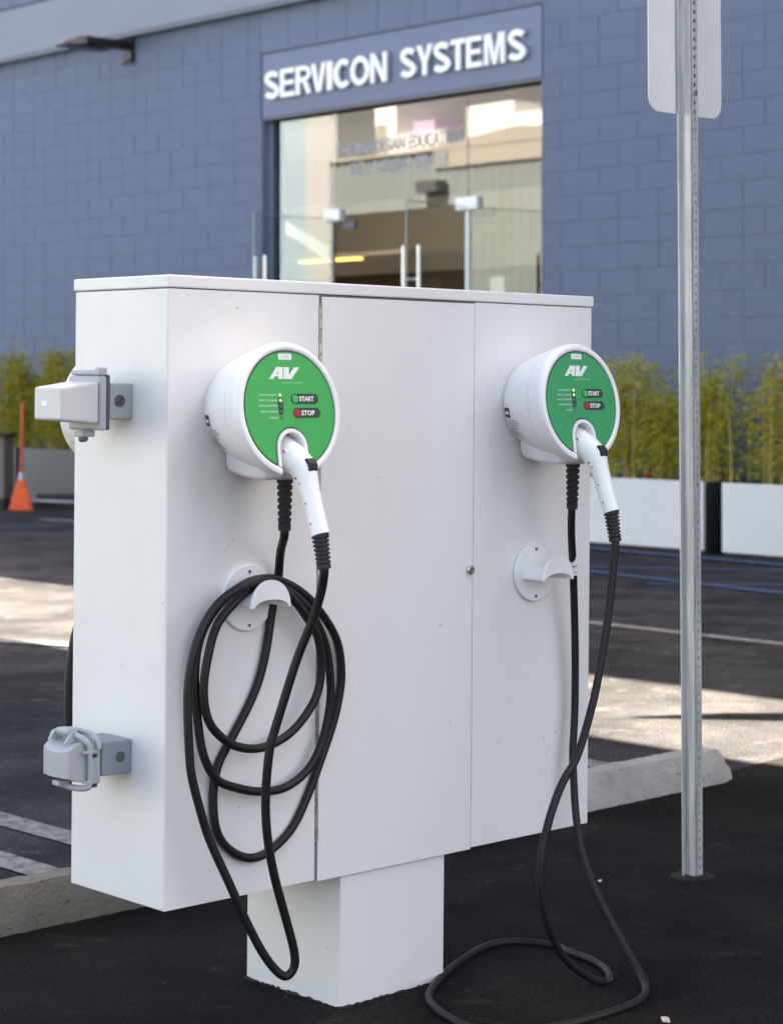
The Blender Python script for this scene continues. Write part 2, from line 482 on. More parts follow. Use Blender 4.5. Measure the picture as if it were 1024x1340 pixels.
def fp(s, q): 
    p = FM @ Vector((s, -q, 0)); return (p.x, p.y)
def bp_(x, y):
    p = BM @ Vector((x, y, 0)); return (p.x, p.y)
stripe('bay_line', bp_(0.925, 1.06), bp_(0.925, 4.6), 0.10, M['white_line'], '')
stripe('bay_line', bp_(0.655, 1.06), bp_(0.655, 4.6), 0.10, M['white_line'], '')
stripe('aisle_line', fp(1.2, 4.55), fp(14, 4.55), 0.09, M['white_line'], '')
stripe('bay_line', bp_(2.76, 1.10), bp_(2.76, 1.75), 0.10, M['white_line'], '')
stripe('access_line', fp(0.2, 2.12), fp(6.0, 2.95), 0.10, M['blue_line'], '', z=0.008)
stripe('access_line', (1.2, 13.80), (3.6, 13.30), 0.08, M['blue_line'], '')
stripe('access_line', (1.55, 12.62), (3.6, 12.50), 0.08, M['blue_line'], '')
stripe('access_line', fp(0.0, 0.95), fp(4.0, 1.25), 0.10, M['blue_line'], '', z=0.012)
stripe('kerb_line', (-3.12, 18.55), (-2.2, 18.15), 0.16, M['white_line'], '')
stripe('bay_line', (-2.2, 9.95), (-1.25, 9.55), 0.10, M['white_line'], '', z=0.008)

# ------------------------------------------------------------------ office building
bld = empty('office_building', on_facade(0, 0))
tag(bld, 'blue painted block office building with white lettering over a glass entrance', 'building')
S0, S1, HEAD, LEDGE = -4.03, -0.432, 3.705, 4.76
ROOF = 5.43
# backing walls behind the blocks (mortar plane)
MORT = 0.0045
wl_ = MB().box(-26, S0 - 0.012, MORT, 0.30, 0, LEDGE).box(S1 + 0.012, 24, MORT, 0.30, 0, LEDGE).box(S0 - 0.012, S1 + 0.012, MORT, 0.30, 4.335, LEDGE)
wall = wl_.build('wall', M['block'], bld)
# reveals of the opening
MB().box(S0 - 0.012, S0, 0.0, 0.30, 0, HEAD).build('jamb', M['blue_smooth'], bld)
MB().box(S1, S1 + 0.012, 0.0, 0.30, 0, HEAD).build('jamb', M['blue_smooth'], bld)
# individual blocks
BW, BH, J = 0.4064, 0.2032, 0.007
def block_mesh(w, h):
    b = 0.004; w -= J; h -= J
    m = MB()
    fr = [(b, 0, b), (w - b, 0, b), (w - b, 0, h - b), (b, 0, h - b)]
    md = [(0, b * .7, 0), (w, b * .7, 0), (w, b * .7, h), (0, b * .7, h)]
    bk = [(p[0], 0.012, p[2]) for p in md]
    m.rings([fr, md, bk])
    me = bpy.data.meshes.new('block'); me.from_pydata(m.v, [], m.f)
    bm = bmesh.new(); bm.from_mesh(me); bmesh.ops.recalc_face_normals(bm, faces=bm.faces); bm.to_mesh(me); bm.free()
    me.materials.append(M['block']); return me
block_cache = {}
rb = random.Random(3)
far = MB()
def lay(s_from, s_to, z0, z1, single, h=BH, out=0.0):
    """courses of blocks between two jambs; single -> own objects, else joined"""
    k = 0; z = z0
    while z < z1 - 0.02:
        hh = min(h, z1 - z); s = s_from; first = True
        while s < s_to - 0.02:
            if first: w = BW * (0.5 if k % 2 else 1.0); first = False
            else: w = BW * (0.5 if rb.random() < 0.14 else 1.0)
            if s + w > s_to - 0.06: w = s_to - s
            key = (round(w, 3), round(hh, 3))
            if key not in block_cache: block_cache[key] = block_mesh(*key)
            dy = rb.uniform(-0.0015, 0.0012) - out
            zt = z + hh / 2
            vis = single and zt > 1.36 and ((-8.75 < s + w / 2 < S0) or (S1 < s + w / 2 < 2.05)) and not (s > 0 and z > 4.1 + 0.0 * s)
            if vis:
                o = link('block', block_cache[key], wall); o.location = (s + J / 2, dy, z + J / 2)
            else:
                me = block_cache[key]
                far.add([(p.co.x + s + J / 2, p.co.y + dy, p.co.z + z + J / 2) for p in me.vertices], [tuple(f.vertices) for f in me.polygons])
            s += w
        z += hh; k += 1
CO = LEDGE - 23 * BH
lay(-4.03 - 13 * BW - 0.0, S0 - 0.012, CO, LEDGE, True)
lay(S1 + 0.012, 4.6, CO, LEDGE, True)
lay(S0 - 0.012, S1 + 0.012, 4.345, LEDGE, False, h=0.4064)
lay(-4.03 - 12 * BW, 4.6, 5.30, ROOF - 0.02, False, out=0.14)
far.build('block_courses', M['block'], wall).__setitem__('kind', 'stuff')
# projecting upper band with its shadow gap
MB().box(-26, 24, -0.12, 0.30, LEDGE + 0.012, 5.29).build('upper_band', M['blue_band'], bld, bevel=0.006)
MB().box(2.6, 24, -0.126, 0.30, ROOF + 0.051, 6.08).build('parapet', M['block'], bld)
MB().box(-26, 24, -0.128, 0.30, 5.292, ROOF).build('parapet', M['block'], bld)
MB().box(-26, 24, -0.14, 0.34, ROOF + 0.002, ROOF + 0.05).build('coping', M['frame'], bld)
MB().box(-26, 24, -0.125, -0.085, LEDGE - 0.035, LEDGE + 0.010).build('drip_edge', M['frame'], bld)  # dark strip painted in for the shadow line under the band
# sign panel and letters
panel = MB().box(S0 + 0.004, S1 - 0.004, 0.004, 0.28, HEAD + 0.03, 4.325).build('sign_panel', M['blue_smooth'], bld, bevel=0.003)
MB().box(S0, S1, 0.012, 0.28, HEAD, HEAD + 0.029).build('head_channel', M['frame'], bld)
letters = [('S', 348.3, 367.2), ('E', 368.4, 387.1), ('R', 388.9, 408.2), ('V', 408.4, 428.2), ('I', 429.2, 436.3), ('C', 438, 458.4), ('O', 460, 484.5), ('N', 486, 507),
           ('S', 525, 545.4), ('Y', 545.9, 567.4), ('S', 568.3, 590.2), ('T', 590.6, 609.8), ('E', 611, 631.5), ('M', 634.6, 661), ('S', 665.3, 688.4)]
def s_of(px):   # where a column of the photograph meets the facade
    k = (px - 512) / 2718.36
    return (k * 16.7 - 1.524) / (0.68201 + 0.73134 * k)
LT, LH = 0.052, 0.262
def ribbon(path, t):
    """closed outline of a stroke of width t along a 2D path"""
    L_, R_ = [], []
    for i, p in enumerate(path):
        q0 = path[max(i - 1, 0)]; q1 = path[min(i + 1, len(path) - 1)]
        dx, dy = q1[0] - q0[0], q1[1] - q0[1]; l = math.hypot(dx, dy) or 1
        L_.append((p[0] - dy / l * t / 2, p[1] + dx / l * t / 2)); R_.append((p[0] + dy / l * t / 2, p[1] - dx / l * t / 2))
    return L_, R_
def glyph(ch, w):
    """list of strips / polygons: ('poly', pts) or ('strip', left, right)"""
    t, h = LT, LH; e = t * 1.15
    arc = lambda cx, cy, rx, ry, a0, a1, n=26: [(cx + rx * math.cos(R(a0 + (a1 - a0) * k / n)), cy + ry * math.sin(R(a0 + (a1 - a0) * k / n))) for k in range(n + 1)]
    if ch == 'E': return [('poly', [(0, 0), (w, 0), (w, t * .85), (t, t * .85), (t, h / 2 - t * .4), (w * .92, h / 2 - t * .4), (w * .92, h / 2 + t * .4), (t, h / 2 + t * .4), (t, h - t * .85), (w * .97, h - t * .85), (w * .97, h), (0, h)])]
    if ch == 'T': return [('poly', [(w / 2 - t / 2, 0), (w / 2 + t / 2, 0), (w / 2 + t / 2, h - t * .85), (w, h - t * .85), (w, h), (0, h), (0, h - t * .85), (w / 2 - t / 2, h - t * .85)])]
    if ch == 'I': return [('poly', [(0, 0), (w, 0), (w, h), (0, h)])]
    if ch == 'V': return [('poly', [(w / 2 - e * .5, 0), (w / 2 + e * .5, 0), (w, h), (w - e, h), (w / 2, t * 1.15), (e, h), (0, h)])]
    if ch == 'N': return [('poly', [(0, 0), (t * .95, 0), (t * .95, h - t * 1.75), (w - t, 0), (w, 0), (w, h), (w - t * .95, h), (w - t * .95, t * 1.75), (t, h), (0, h)])]
    if ch == 'M': return [('poly', [(0, 0), (t * .9, 0), (t * .9, h - t * 1.5), (w / 2 - t * .4, 0), (w / 2 + t * .4, 0), (w - t * .9, h - t * 1.5), (w - t * .9, 0), (w, 0), (w, h), (w - t * 1.4, h), (w / 2, t * 1.5), (t * 1.4, h), (0, h)])]
    if ch == 'Y': return [('poly', [(w / 2 - t / 2, 0), (w / 2 + t / 2, 0), (w / 2 + t / 2, h * .4), (w, h), (w - e, h), (w / 2, h * .56), (e, h), (0, h), (w / 2 - t / 2, h * .4)])]
    if ch == 'O': return [('strip', *ribbon(arc(w / 2, h / 2, w / 2 - t / 2, h / 2 - t / 2, 0, 360, 48), t))]
    if ch == 'C': return [('strip', *ribbon(arc(w * .52, h / 2, w * .52 - t / 2, h / 2 - t / 2, 48, 312, 40), t))]
    if ch == 'R':
        bowl = [(t, h - t * .42), (w * .5, h - t * .42)] + arc(w * .5, h * .715, w * .5 - t / 2, h * .285 - t * .42, 88, -88, 16) + [(w * .5, h * .43 + t * .42), (t, h * .43 + t * .42)]
        return [('poly', [(0, 0), (t, 0), (t, h), (0, h)]), ('strip', *ribbon(bowl, t * .84)), ('poly', [(w - t * 1.05, 0), (w, 0), (w * .74, h * .428), (w * .74 - t * 1.1, h * .428)])]
    if ch == 'S':
        rx = w / 2 - t / 2; u = h / 2 - t / 2
        pts = arc(w / 2, h * .735, rx * .93, h * .265 - t / 2, 20, 180, 14) + [(w * .5 - rx * .80, h * .62), (w * .36, h * .545), (w * .60, h * .475), (w * .5 + rx * .86, h * .39)] + arc(w / 2, h * .275, rx, h * .275 - t / 2, 0, -160, 14)
        P = smooth_pts([(p[0], p[1], 0) for p in pts], 2)
        return [('strip', *ribbon([(p.x, p.y) for p in P], t))]
for ch, a, b in letters:
    xa, xb = s_of(a) + 0.03, s_of(b) + 0.03
    m = MB()
    gl = glyph(ch, xb - xa)
    us = [p[0] for it in gl for part in it[1:] for p in part]; u0, u1 = min(us), max(us)
    for it in gl:
        to3 = lambda u, w, d: (xa + (u - u0) / (u1 - u0) * (xb - xa), -d, 3.886 + w)
        if it[0] == 'poly': m.prism(it[1], to3, 0.016, 0.046)
        else:
            m.rings([[to3(*l, 0.016), to3(*l, 0.046), to3(*r, 0.046), to3(*r, 0.016)] for l, r in zip(it[1], it[2])], close_ends=(ch != 'O'))
    m.build('letter', M['letter'], panel)
# roof, back and sides
MB().box(-26, 24, 0.302, 14, ROOF - 0.35, ROOF - 0.1).build('roof', M['roof'], bld)
MB().box(-26, 24, 13.7, 14, 0, ROOF - 0.352).build('rear_wall', M['blue_smooth'], bld)
MB().box(-26, -25.7, 0.302, 13.698, 0, ROOF - 0.352).build('end_wall', M['blue_smooth'], bld)
MB().box(23.7, 24, 0.302, 13.698, 0, ROOF - 0.352).build('end_wall', M['blue_smooth'], bld)
# entrance lobby
MB().box(-14, 1.6, 0.302, 7.0, 0.0, 0.02).build('lobby_floor', M['room_floor'], bld)
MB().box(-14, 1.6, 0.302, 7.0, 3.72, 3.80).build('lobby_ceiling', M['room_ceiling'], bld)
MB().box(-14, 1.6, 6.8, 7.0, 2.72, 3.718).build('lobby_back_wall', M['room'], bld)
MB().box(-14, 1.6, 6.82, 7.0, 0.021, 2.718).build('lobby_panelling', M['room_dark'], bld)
MB().box(-14.1, -14.002, 0.302, 7.0, 0.0, 3.80).build('lobby_side_wall', M['room'], bld)
MB().box(1.602, 1.7, 0.302, 7.0, 0.0, 3.80).build('lobby_side_wall', M['room'], bld)
tl = MB().box(-9.3, -8.15, 4.95, 5.03, 2.775, 2.80).build('strip_light', M['lamp_lit'], bld)
MB().box(-9.4, -7.3, 4.90, 5.10, 2.805, 2.86).build('light_housing', M['room'], bld)
MB().box(-8.0, -4.6, 0.304, 0.36, 2.5, 3.2).build('wall_light', M['lamp_panel'], bld)  # unseen glowing panel, added to brighten the lobby
# white bar put behind the side pane to stand in for a reflection
st = MB(); 
st.prism([(-4.55, 2.70), (-4.50, 2.76), (-4.30, 2.79), (-3.66, 2.51), (-3.66, 2.38), (-4.30, 2.68)], lambda u, w, d: (u, d, w), 0.52, 0.60)
st.build('stair_stringer', M['stringer'], bld)
# glazing: fixed panes in the recess
GY = 0.12; HL, HR, DT = -3.135, -1.395, 2.755
def pane(a, b, z0, z1):
    p = MB().box(a, b, GY - 0.006, GY + 0.006, z0, z1).build('glass_pane', M['glass'], bld); return p
pane(S0 + 0.05, HL - 0.006, 0.03, HEAD - 0.006)
tp = pane(HL + 0.006, HR - 0.006, DT, HEAD - 0.006)
pane(HR + 0.006, S1 - 0.012, 0.03, HEAD - 0.006)
MB().box(S0 + 0.002, S0 + 0.048, GY - 0.03, GY + 0.03, 0.0, HEAD - 0.002).build('frame_channel', M['blue_smooth'], bld)
MB().box(S1 - 0.011, S1 - 0.002, GY - 0.03, GY + 0.03, 0.0, HEAD - 0.002).build('frame_channel', M['frame'], bld)
MB().box(HR - 0.005, HR + 0.005, GY - 0.008, GY + 0.008, DT + .05, HEAD - 0.01).build('silicone_joint', M['frame'], bld)
MB().box(HL - 0.004, HL + 0.004, GY - 0.008, GY + 0.008, DT + .05, HEAD - 0.01).build('silicone_joint', M['glass_edge'], bld)
MB().box(HR - 0.022, HR + 0.022, GY - 0.02, GY + 0.02, 0.0, DT - 0.06).build('pivot_post', M['glass_edge'], bld)
MB().box(HL - 0.008, HL + 0.008, GY - 0.012, GY + 0.012, 0.0, DT - 0.06).build('pivot_post', M['frame'], bld)
for hx in (HL, HR):
    w0 = 0.14 if hx == HR else 0.12
    MB().box(hx - w0 * .85, hx + w0, GY - 0.045, GY + 0.03, DT - 0.05, DT + 0.06).build('pivot_clamp', M['letter'], bld, bevel=0.006)
    MB().box(hx + 0.02, hx + w0 + 0.12, GY + 0.035, GY + 0.07, DT - 0.12, DT - 0.055).build('door_closer', M['frame'], bld)
MB().box(-1.13, -0.96, GY - 0.010, GY - 0.0065, 1.80, 2.12).build('paper_notice', M['paper'], bld)
# lettering on the glass over the doors
for line, sa, sb, z0, z1 in (('THE MAHDESIAN EDUCATION', s_of(441) - .13, s_of(606) - .12, 3.29, 3.41), ('AND LEARNING CENTER', s_of(455) - .13, s_of(588) - .12, 3.105, 3.225)):
    v, f = text_mb(line, 0.15, 0.003, bold=0.001)
    v = fit(v, sa, sb, z0, z1)
    MB().add([(p[0], GY - 0.010 - p[2], p[1]) for p in v], f).build('glass_lettering', M['frost'], tp)
# the two glass door leaves standing open
def door_leaf(hx, sgn, ang):
    L = 0.86
    root = MB().box(0.01, L, -0.006, 0.006, 0.02, DT - 0.03).build('door_leaf', M['door_glass'], bld)
    root.location = (hx, GY - 0.03, 0); root.rotation_euler = (0, 0, ang)
    MB().box(L + 0.0005, L + 0.004, -0.006, 0.006, 0.02, DT - 0.03).build('door_edge', M['leaf_edge'], root)
    MB().box(0.012, L - .002, -0.008, 0.008, DT - 0.029, DT - 0.022).build('door_edge', M['leaf_edge'], root)
    for sy in (-1, 1):
        h = MB().tube([(L - 0.07, sy * 0.078, 0.75), (L - 0.07, sy * 0.078, 2.36)], 0.017, 12)
        for zz in (0.95, 1.55, 2.08): h.tube([(L - 0.07, sy * 0.0065, zz), (L - 0.07, sy * 0.07, zz)], 0.010, 8)
        h.build('pull_handle', M['chrome'], root, smooth=40)
    MB().box(0.012, 0.16, -0.022, 0.022, 0.02, 0.10).build('bottom_clamp', M['chrome'], root)
    return root
door_leaf(HL, 1, math.atan2(-math.sin(R(95)), math.cos(R(95))))
door_leaf(HR, -1, math.atan2(-math.sin(R(100)), -math.cos(R(100))))

# wall lamp
lamp = empty('wall_floodlight', on_facade(-6.12, 0, 4.62))
tag(lamp, 'black arm floodlight mounted on the blue wall under the ledge', 'wall lamp')
MB().box(-0.06, 0.06, -0.045, 0.0, -0.12, 0.11).build('wall_plate', M['lampblack'], lamp, bevel=0.006)
MB().box(-0.06, 0.06, -0.62, -0.046, -0.01, 0.075).build('arm', M['lampblack'], lamp, bevel=0.012)
hd = MB(); hd.rings([[(-0.09, -0.60, -0.01), (0.09, -0.60, -0.01), (0.09, -0.60, 0.075), (-0.09, -0.60, 0.075)],
                     [(-0.11, -0.70, -0.03), (0.11, -0.70, -0.03), (0.11, -0.70, 0.06), (-0.11, -0.70, 0.06)],
                     [(-0.09, -0.88, -0.05), (0.09, -0.88, -0.05), (0.09, -0.88, -0.01), (-0.09, -0.88, -0.01)]])
hd.build('lamp_head', M['lampgrey'], lamp, bevel=0.01)
MB().box(-0.10, 0.10, -0.85, -0.32, -0.048, -0.036).build('glare_plate', M['lampblack'], lamp)
sph = MB().rings([[(0.05 * math.sin(t) * math.cos(a) - 0.0, -0.09 + 0.05 * math.sin(t) * math.sin(a), -0.12 - 0.05 * math.cos(t)) for a in [2 * math.pi * k / 12 for k in range(12)]] for t in (0.2, 0.6, 1.0, 1.4, 1.7)])
sph.build('sensor', M['lampgrey'], lamp, smooth=60)

# ------------------------------------------------------------------ planters and bamboo
def planter(name, s0, s1, q0, q1, h, front, label, panel_front=True):
    root = empty(name, on_facade((s0 + s1) / 2, (q0 + q1) / 2))
    tag(root, label, 'planter')
    L = (s1 - s0) / 2; D = (q1 - q0) / 2; t = 0.03
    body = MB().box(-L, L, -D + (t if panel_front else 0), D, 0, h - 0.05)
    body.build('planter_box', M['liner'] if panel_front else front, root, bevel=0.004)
    if panel_front:
        MB().box(-L - 0.001, L, -D, -D + t - 0.002, 0.03, h).build('front_panel', front, root, bevel=0.004)
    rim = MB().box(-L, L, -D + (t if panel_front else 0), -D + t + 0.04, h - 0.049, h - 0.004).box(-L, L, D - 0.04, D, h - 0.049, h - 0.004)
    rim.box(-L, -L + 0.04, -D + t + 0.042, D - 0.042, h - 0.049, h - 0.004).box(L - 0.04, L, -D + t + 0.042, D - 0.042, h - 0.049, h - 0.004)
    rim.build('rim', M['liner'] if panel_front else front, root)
    sm = MB(); nx, ny = 24, 5; rr = random.Random(int(s0 * 10))
    vs = [(-L + .045 + (2 * L - .09) * i / nx, -D + t + .045 + (2 * D - t - .09) * j / ny, h - 0.045 + rr.uniform(0, .02)) for j in range(ny + 1) for i in range(nx + 1)]
    sm.add(vs, [(j * (nx + 1) + i, j * (nx + 1) + i + 1, (j + 1) * (nx + 1) + i + 1, (j + 1) * (nx + 1) + i) for j in range(ny) for i in range(nx)])
    sm.build('soil', M['soil'], root, smooth=60)
    return root
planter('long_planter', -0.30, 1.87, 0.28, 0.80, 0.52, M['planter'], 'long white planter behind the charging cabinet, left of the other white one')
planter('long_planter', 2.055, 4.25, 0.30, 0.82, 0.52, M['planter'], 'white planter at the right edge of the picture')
planter('steel_planter', -6.88, -4.55, 0.28, 0.80, 0.565, M['planter_grey'], 'grey steel planter beside the orange broom', False)
planter('steel_planter', -9.3, -7.02, 0.28, 0.80, 0.565, M['planter_grey'], 'grey steel planter behind the brown cart at the left edge', False)

def bamboo(s, q, z, height, spread, n_culm, n_leaf, lm, label, group, seed, low=0.03):
    rn = random.Random(seed)
    root = empty('bamboo_plant', on_facade(s, q, z)); tag(root, label, 'bamboo', group)
    cm = MB(); lf = MB()
    for c in range(n_culm):
        bx, by = rn.gauss(0, spread * .38), rn.gauss(0, 0.05)
        hgt = height * rn.uniform(0.60, 1.05); lx, ly = rn.gauss(0, .06) + bx * 0.25, rn.gauss(0, .05)
        pts = [(bx + lx * t * t, by + ly * t * t, hgt * t) for t in (0, .25, .5, .75, 1)]
        cm.tube(pts, [.0075, .007, .006, .004, .002], 5)
        for k in range(n_leaf // n_culm):
            t = rn.uniform(low, 1.0) ** 0.85
            p = Vector((bx + lx * t * t, by + ly * t * t, hgt * t))
            br = Vector((rn.gauss(0, 1), rn.gauss(0, .7), rn.uniform(-.25, .6))).normalized()
            p = p + br * rn.uniform(0.01, 0.15) * (1.15 - 0.5 * t)
            d = (br + Vector((rn.gauss(0, .5), rn.gauss(0, .5), rn.uniform(-.7, .15)))).normalized()
            sd = d.cross(Vector((rn.gauss(0, 1), rn.gauss(0, 1), rn.gauss(0, 1)))).normalized()
            Ln = rn.uniform(.05, .10); w = Ln * rn.uniform(.06, .10)
            nrm = d.cross(sd)
            lf.add([p, p + d * Ln * .35 + sd * w, p + d * Ln - Vector((0, 0, Ln * .2)), p + d * Ln * .35 - sd * w], [(0, 1, 2, 3)])
    cm.build('culms', M['culm'], root, smooth=60)
    lf.build('foliage', lm, root, recalc=False)
    return root
GB = 'bamboo growing in the white planters'
spots = [(0.72, 1.00, 'bamboo clump partly hidden by the right charger'), (1.02, 1.03, 'bamboo clump just right of the right charger'), (1.32, 1.0, 'yellow green bamboo clump just left of the signpost'),
         (1.63, 0.98, 'bamboo clump behind and right of the signpost'), (1.80, 0.88, 'thin bamboo clump at the right end of the long planter'),
         (2.28, 0.96, 'loose bamboo clump at the left end of the right edge planter'), (2.50, 1.02, 'dense bamboo clump at the right edge of the picture'), (2.80, 1.02, 'bamboo clump cut off by the right edge')]
for i, (s, h, lab) in enumerate(spots):
    bamboo(s, 0.54, 0.49, h * 0.93, 0.20, 9 if i not in (4, 5) else 6, 1900 if i not in (4, 5) else 800, M['leaf'], lab, GB, 20 + i)
GL = 'hedge bamboo growing in the grey planters'
left = [(-5.78, 'hedge bamboo just left of the cabinet and outlet'), (-6.10, 'hedge bamboo behind the upper grey outlet'), (-6.42, 'hedge bamboo right of the broom handle'),
        (-6.74, 'hedge bamboo behind the broom handle'), (-7.16, 'hedge bamboo above the brown cart'), (-7.48, 'hedge bamboo cut off by the left edge')]
for i, (s, lab) in enumerate(left):
    bamboo(s, 0.54, 0.53, 1.02 + 0.05 * math.sin(i * 2.1), 0.26, 11, 3000, M['leaf_dark'], lab, GL, 60 + i, low=0.04)
rc = MB().rings([[(0.022 * math.sin(t) * math.cos(a), 0.022 * math.sin(t) * math.sin(a), 0.04 - 0.026 * math.cos(t)) for a in [2 * math.pi * k / 10 for k in range(10)]] for t in (0.15, .6, 1.1, 1.6, 2.1, 2.7)])
rc.tube([(0, 0, -0.04), (0, 0, 0.03)], 0.01, 8)
o = rc.build('irrigation_cap', mat('cap_red', (0.30, 0.02, 0.02), 0.5), smooth=60); o.matrix_world = on_facade(1.28, 0.70, 0.51)
tag(o, 'small red cap among the bamboo stems in the white planter', 'cap')

# ------------------------------------------------------------------ broom, cart and dustpan by the left planter
br = empty('broom', Matrix.Translation((-3.525, 19.80, 0)) @ Matrix.Rotation(R(-20), 4, 'Z'))
tag(br, 'orange broom with flared bristles standing upright by the grey planter', 'broom')
MB().tube([(0, 0, 0.33), (0, 0.03, 1.03)], 0.017, 10).build('handle', M['orange'], br, smooth=50)
MB().tube([(0, 0, 0.30), (0, 0.002, 0.37)], 0.026, 12).build('ferrule', M['cart_trim'], br, smooth=50)
bm_ = MB(); nb = 26
for row in range(3):
    for i in range(nb):
        u = (i / (nb - 1) - 0.5); yb = (row - 1) * 0.018
        z1 = 0.006 + 0.012 * abs(u) + random.uniform(0, .006)
        bm_.tube([(u * 0.06, yb * .5, 0.31), (u * 0.15, yb * .8, 0.17), (u * 0.235, yb * 1.3, z1)], [.004, .005, .0045], 5)
bm_.build('bristles', M['bristle'], br)
ct = empty('service_cart', Matrix.Translation((-4.02, 20.25, 0)) @ Matrix.Rotation(FA + R(45), 4, 'Z'))
tag(ct, 'brown service cart with pale corner brackets at the left edge', 'cart')
MB().box(-0.30, 0.30, -0.22, 0.22, 0.10, 0.70).build('cart_body', M['cart'], ct, bevel=0.012)
MB().box(-0.32, 0.32, -0.24, 0.24, 0.702, 0.735).build('cart_top', M['black_plastic'], ct, bevel=0.008)
for zz in (0.16, 0.60):
    for xx in (-0.23, 0.17):
        MB().box(xx, xx + 0.05, -0.235, -0.221, zz - 0.045, zz + 0.045).build('bracket', M['cart_trim'], ct, bevel=0.004)
for xx in (-0.24, 0.24):
    for yy in (-0.16, 0.16):
        MB().tube([(xx, yy - 0.02, 0.05), (xx, yy + 0.02, 0.05)], 0.05, 16).build('wheel', M['black_plastic'], ct, smooth=40)
MB().tube([(-0.1, 0, 0.735), (-0.1, 0, 0.80), (-0.02, 0, 0.84), (0.12, 0, 0.78)], [.05, .055, .05, .02], 10).build('rag', mat('rag_pink', (0.55, 0.33, 0.27), 0.9), ct, smooth=60)
dp = empty('floor_squeegee', Matrix.Translation((-3.38, 20.42, 0)) @ Matrix.Rotation(R(-8), 4, 'Z'))
tag(dp, 'black floor tool with a metal bar lying before the grey planter', 'floor tool')
MB().box(-0.12, 0.36, 0.00, 0.10, 0.02, 0.13).build('tool_head', M['black_plastic'], dp, bevel=0.02)
MB().tube([(-0.20, -0.06, 0.07), (-0.02, -0.07, 0.065), (0.10, -0.08, 0.06), (0.26, -0.07, 0.055), (0.30, -0.02, 0.055)], 0.022, 10).build('metal_bar', M['metal_bar'], dp, smooth=50)
MB().tube([(0.34, -0.03, 0.07), (0.44, -0.03, 0.09), (0.75, 0.0, 0.05)], 0.014, 8).build('grip', M['metal_bar'], dp, smooth=50)

# ------------------------------------------------------------------ carport, its edge shades the near bays
cp = empty('carport', on_facade(9, 5.6))
tag(cp, 'flat white carport roof over the parking bays to the right', 'carport')
MB().box(-6.3, 2.9, -2.45, 2.26, 3.90, 4.02).build('roof', M['canopy'], cp, bevel=0.01)
for xx in (-0.4, 2.2):
    MB().box(xx - 0.1, xx + 0.1, -0.1, 0.1, 0, 3.70).build('post', M['canopy'], cp, bevel=0.01)
    MB().box(xx - 0.08, xx + 0.08, -2.3, 2.1, 3.70, 3.898).build('beam', M['canopy'], cp, bevel=0.01)
arm = MB().prism([(3.94, 9.89), (4.29, 9.97), (4.69, 9.97), (6.94, 9.93), (6.94, 9.79), (4.54, 9.81), (4.24, 9.85)], lambda u, w, d: tuple(cp.matrix_world.inverted() @ Vector((u, w, d))), 3.93, 4.0)
arm.build('lamp_arm', M['canopy'], cp)  # unseen board, added and shaped to cast a thin shadow on the aisle

# ------------------------------------------------------------------ buildings across the lot (mirrored in the glass, bouncing sunlight back)
gw = empty('corrugated_warehouse', on_facade(-20, 26))
tag(gw, 'grey corrugated warehouse mirrored in the entrance glass', 'building')
cr = MB(); x = -12.9; pts = []
while x < 22:
    pts += [(x, 0), (x + .10, 0), (x + .14, -.04), (x + .26, -.04), (x + .30, 0)]; x += 0.34
n = len(pts)
cr.add([(a, -b, 0) for a, b in pts] + [(a, -b, 7.41) for a, b in pts], [(i, i + 1, n + i + 1, n + i) for i in range(n - 1)])
cr.build('cladding', M['ware_grey'], gw)
MB().box(-12.9, 22, -12, -0.06, 0, 7.4).build('wall', M['ware_grey'], gw)
MB().prism([(-12.9, 7.50), (-9.0, 7.50), (-5.6, 7.83), (-2.0, 7.55), (22, 7.55), (22, 7.42), (-12.9, 7.42)], lambda u, w, d: (u, d, w), 0.12, -12).build('roof', M['ware_beige'], gw)
MB().box(-8.6, 22, 0.045, 0.10, 6.95, 7.41).build('fascia', M['ware_beige'], gw)
MB().box(-8.9, -8.1, 0.10, 0.5, 6.3, 6.6).build('vent', M['frame'], gw)
pb = empty('pale_blue_building', on_facade(-40, 26.5))
tag(pb, 'pale blue building mirrored at the left side of the entrance glass', 'building')
MB().box(-14, 5.7, -2.5, 0, 0, 11).build('wall', M['pale_blue'], pb)
MB().box(5.71, 7.05, -1.2, 0.2, 0, 11).build('pier', M['pier'], pb)
MB().box(-14.2, 7.2, -2.7, 0.3, 11.001, 11.3).build('roof', M['roof'], pb)
wb = empty('white_block_building', on_facade(-36, 34))
tag(wb, 'tall cream block building mirrored at the top of the entrance glass', 'building')
MB().box(-14, -2.7, -12, 0, 0, 12.6).build('wall', M['white_block'], wb)
MB().box(-2.69, -0.4, -2, 0.0, 0, 9.37).build('wall', M['white_block'], wb)
MB().box(0.55, 2.65, -2, 0, 0, 10.0).build('wall', M['white_block'], wb)
MB().box(2.66, 9, -2, 0.0, 0, 9.6).build('wall', M['white_block'], wb)
MB().box(-2.2, -1.2, -1.5, -0.3, 9.37, 9.8).build('rooftop_unit', M['purple'], wb)
for row in range(5):
    for k in range(8):
        x0 = -13 + k * 1.3
        MB().box(x0, x0 + 0.75, 0.0, 0.02, 3.0 + row * 1.9, 4.1 + row * 1.9).build('window', M['ware_beige'], wb)

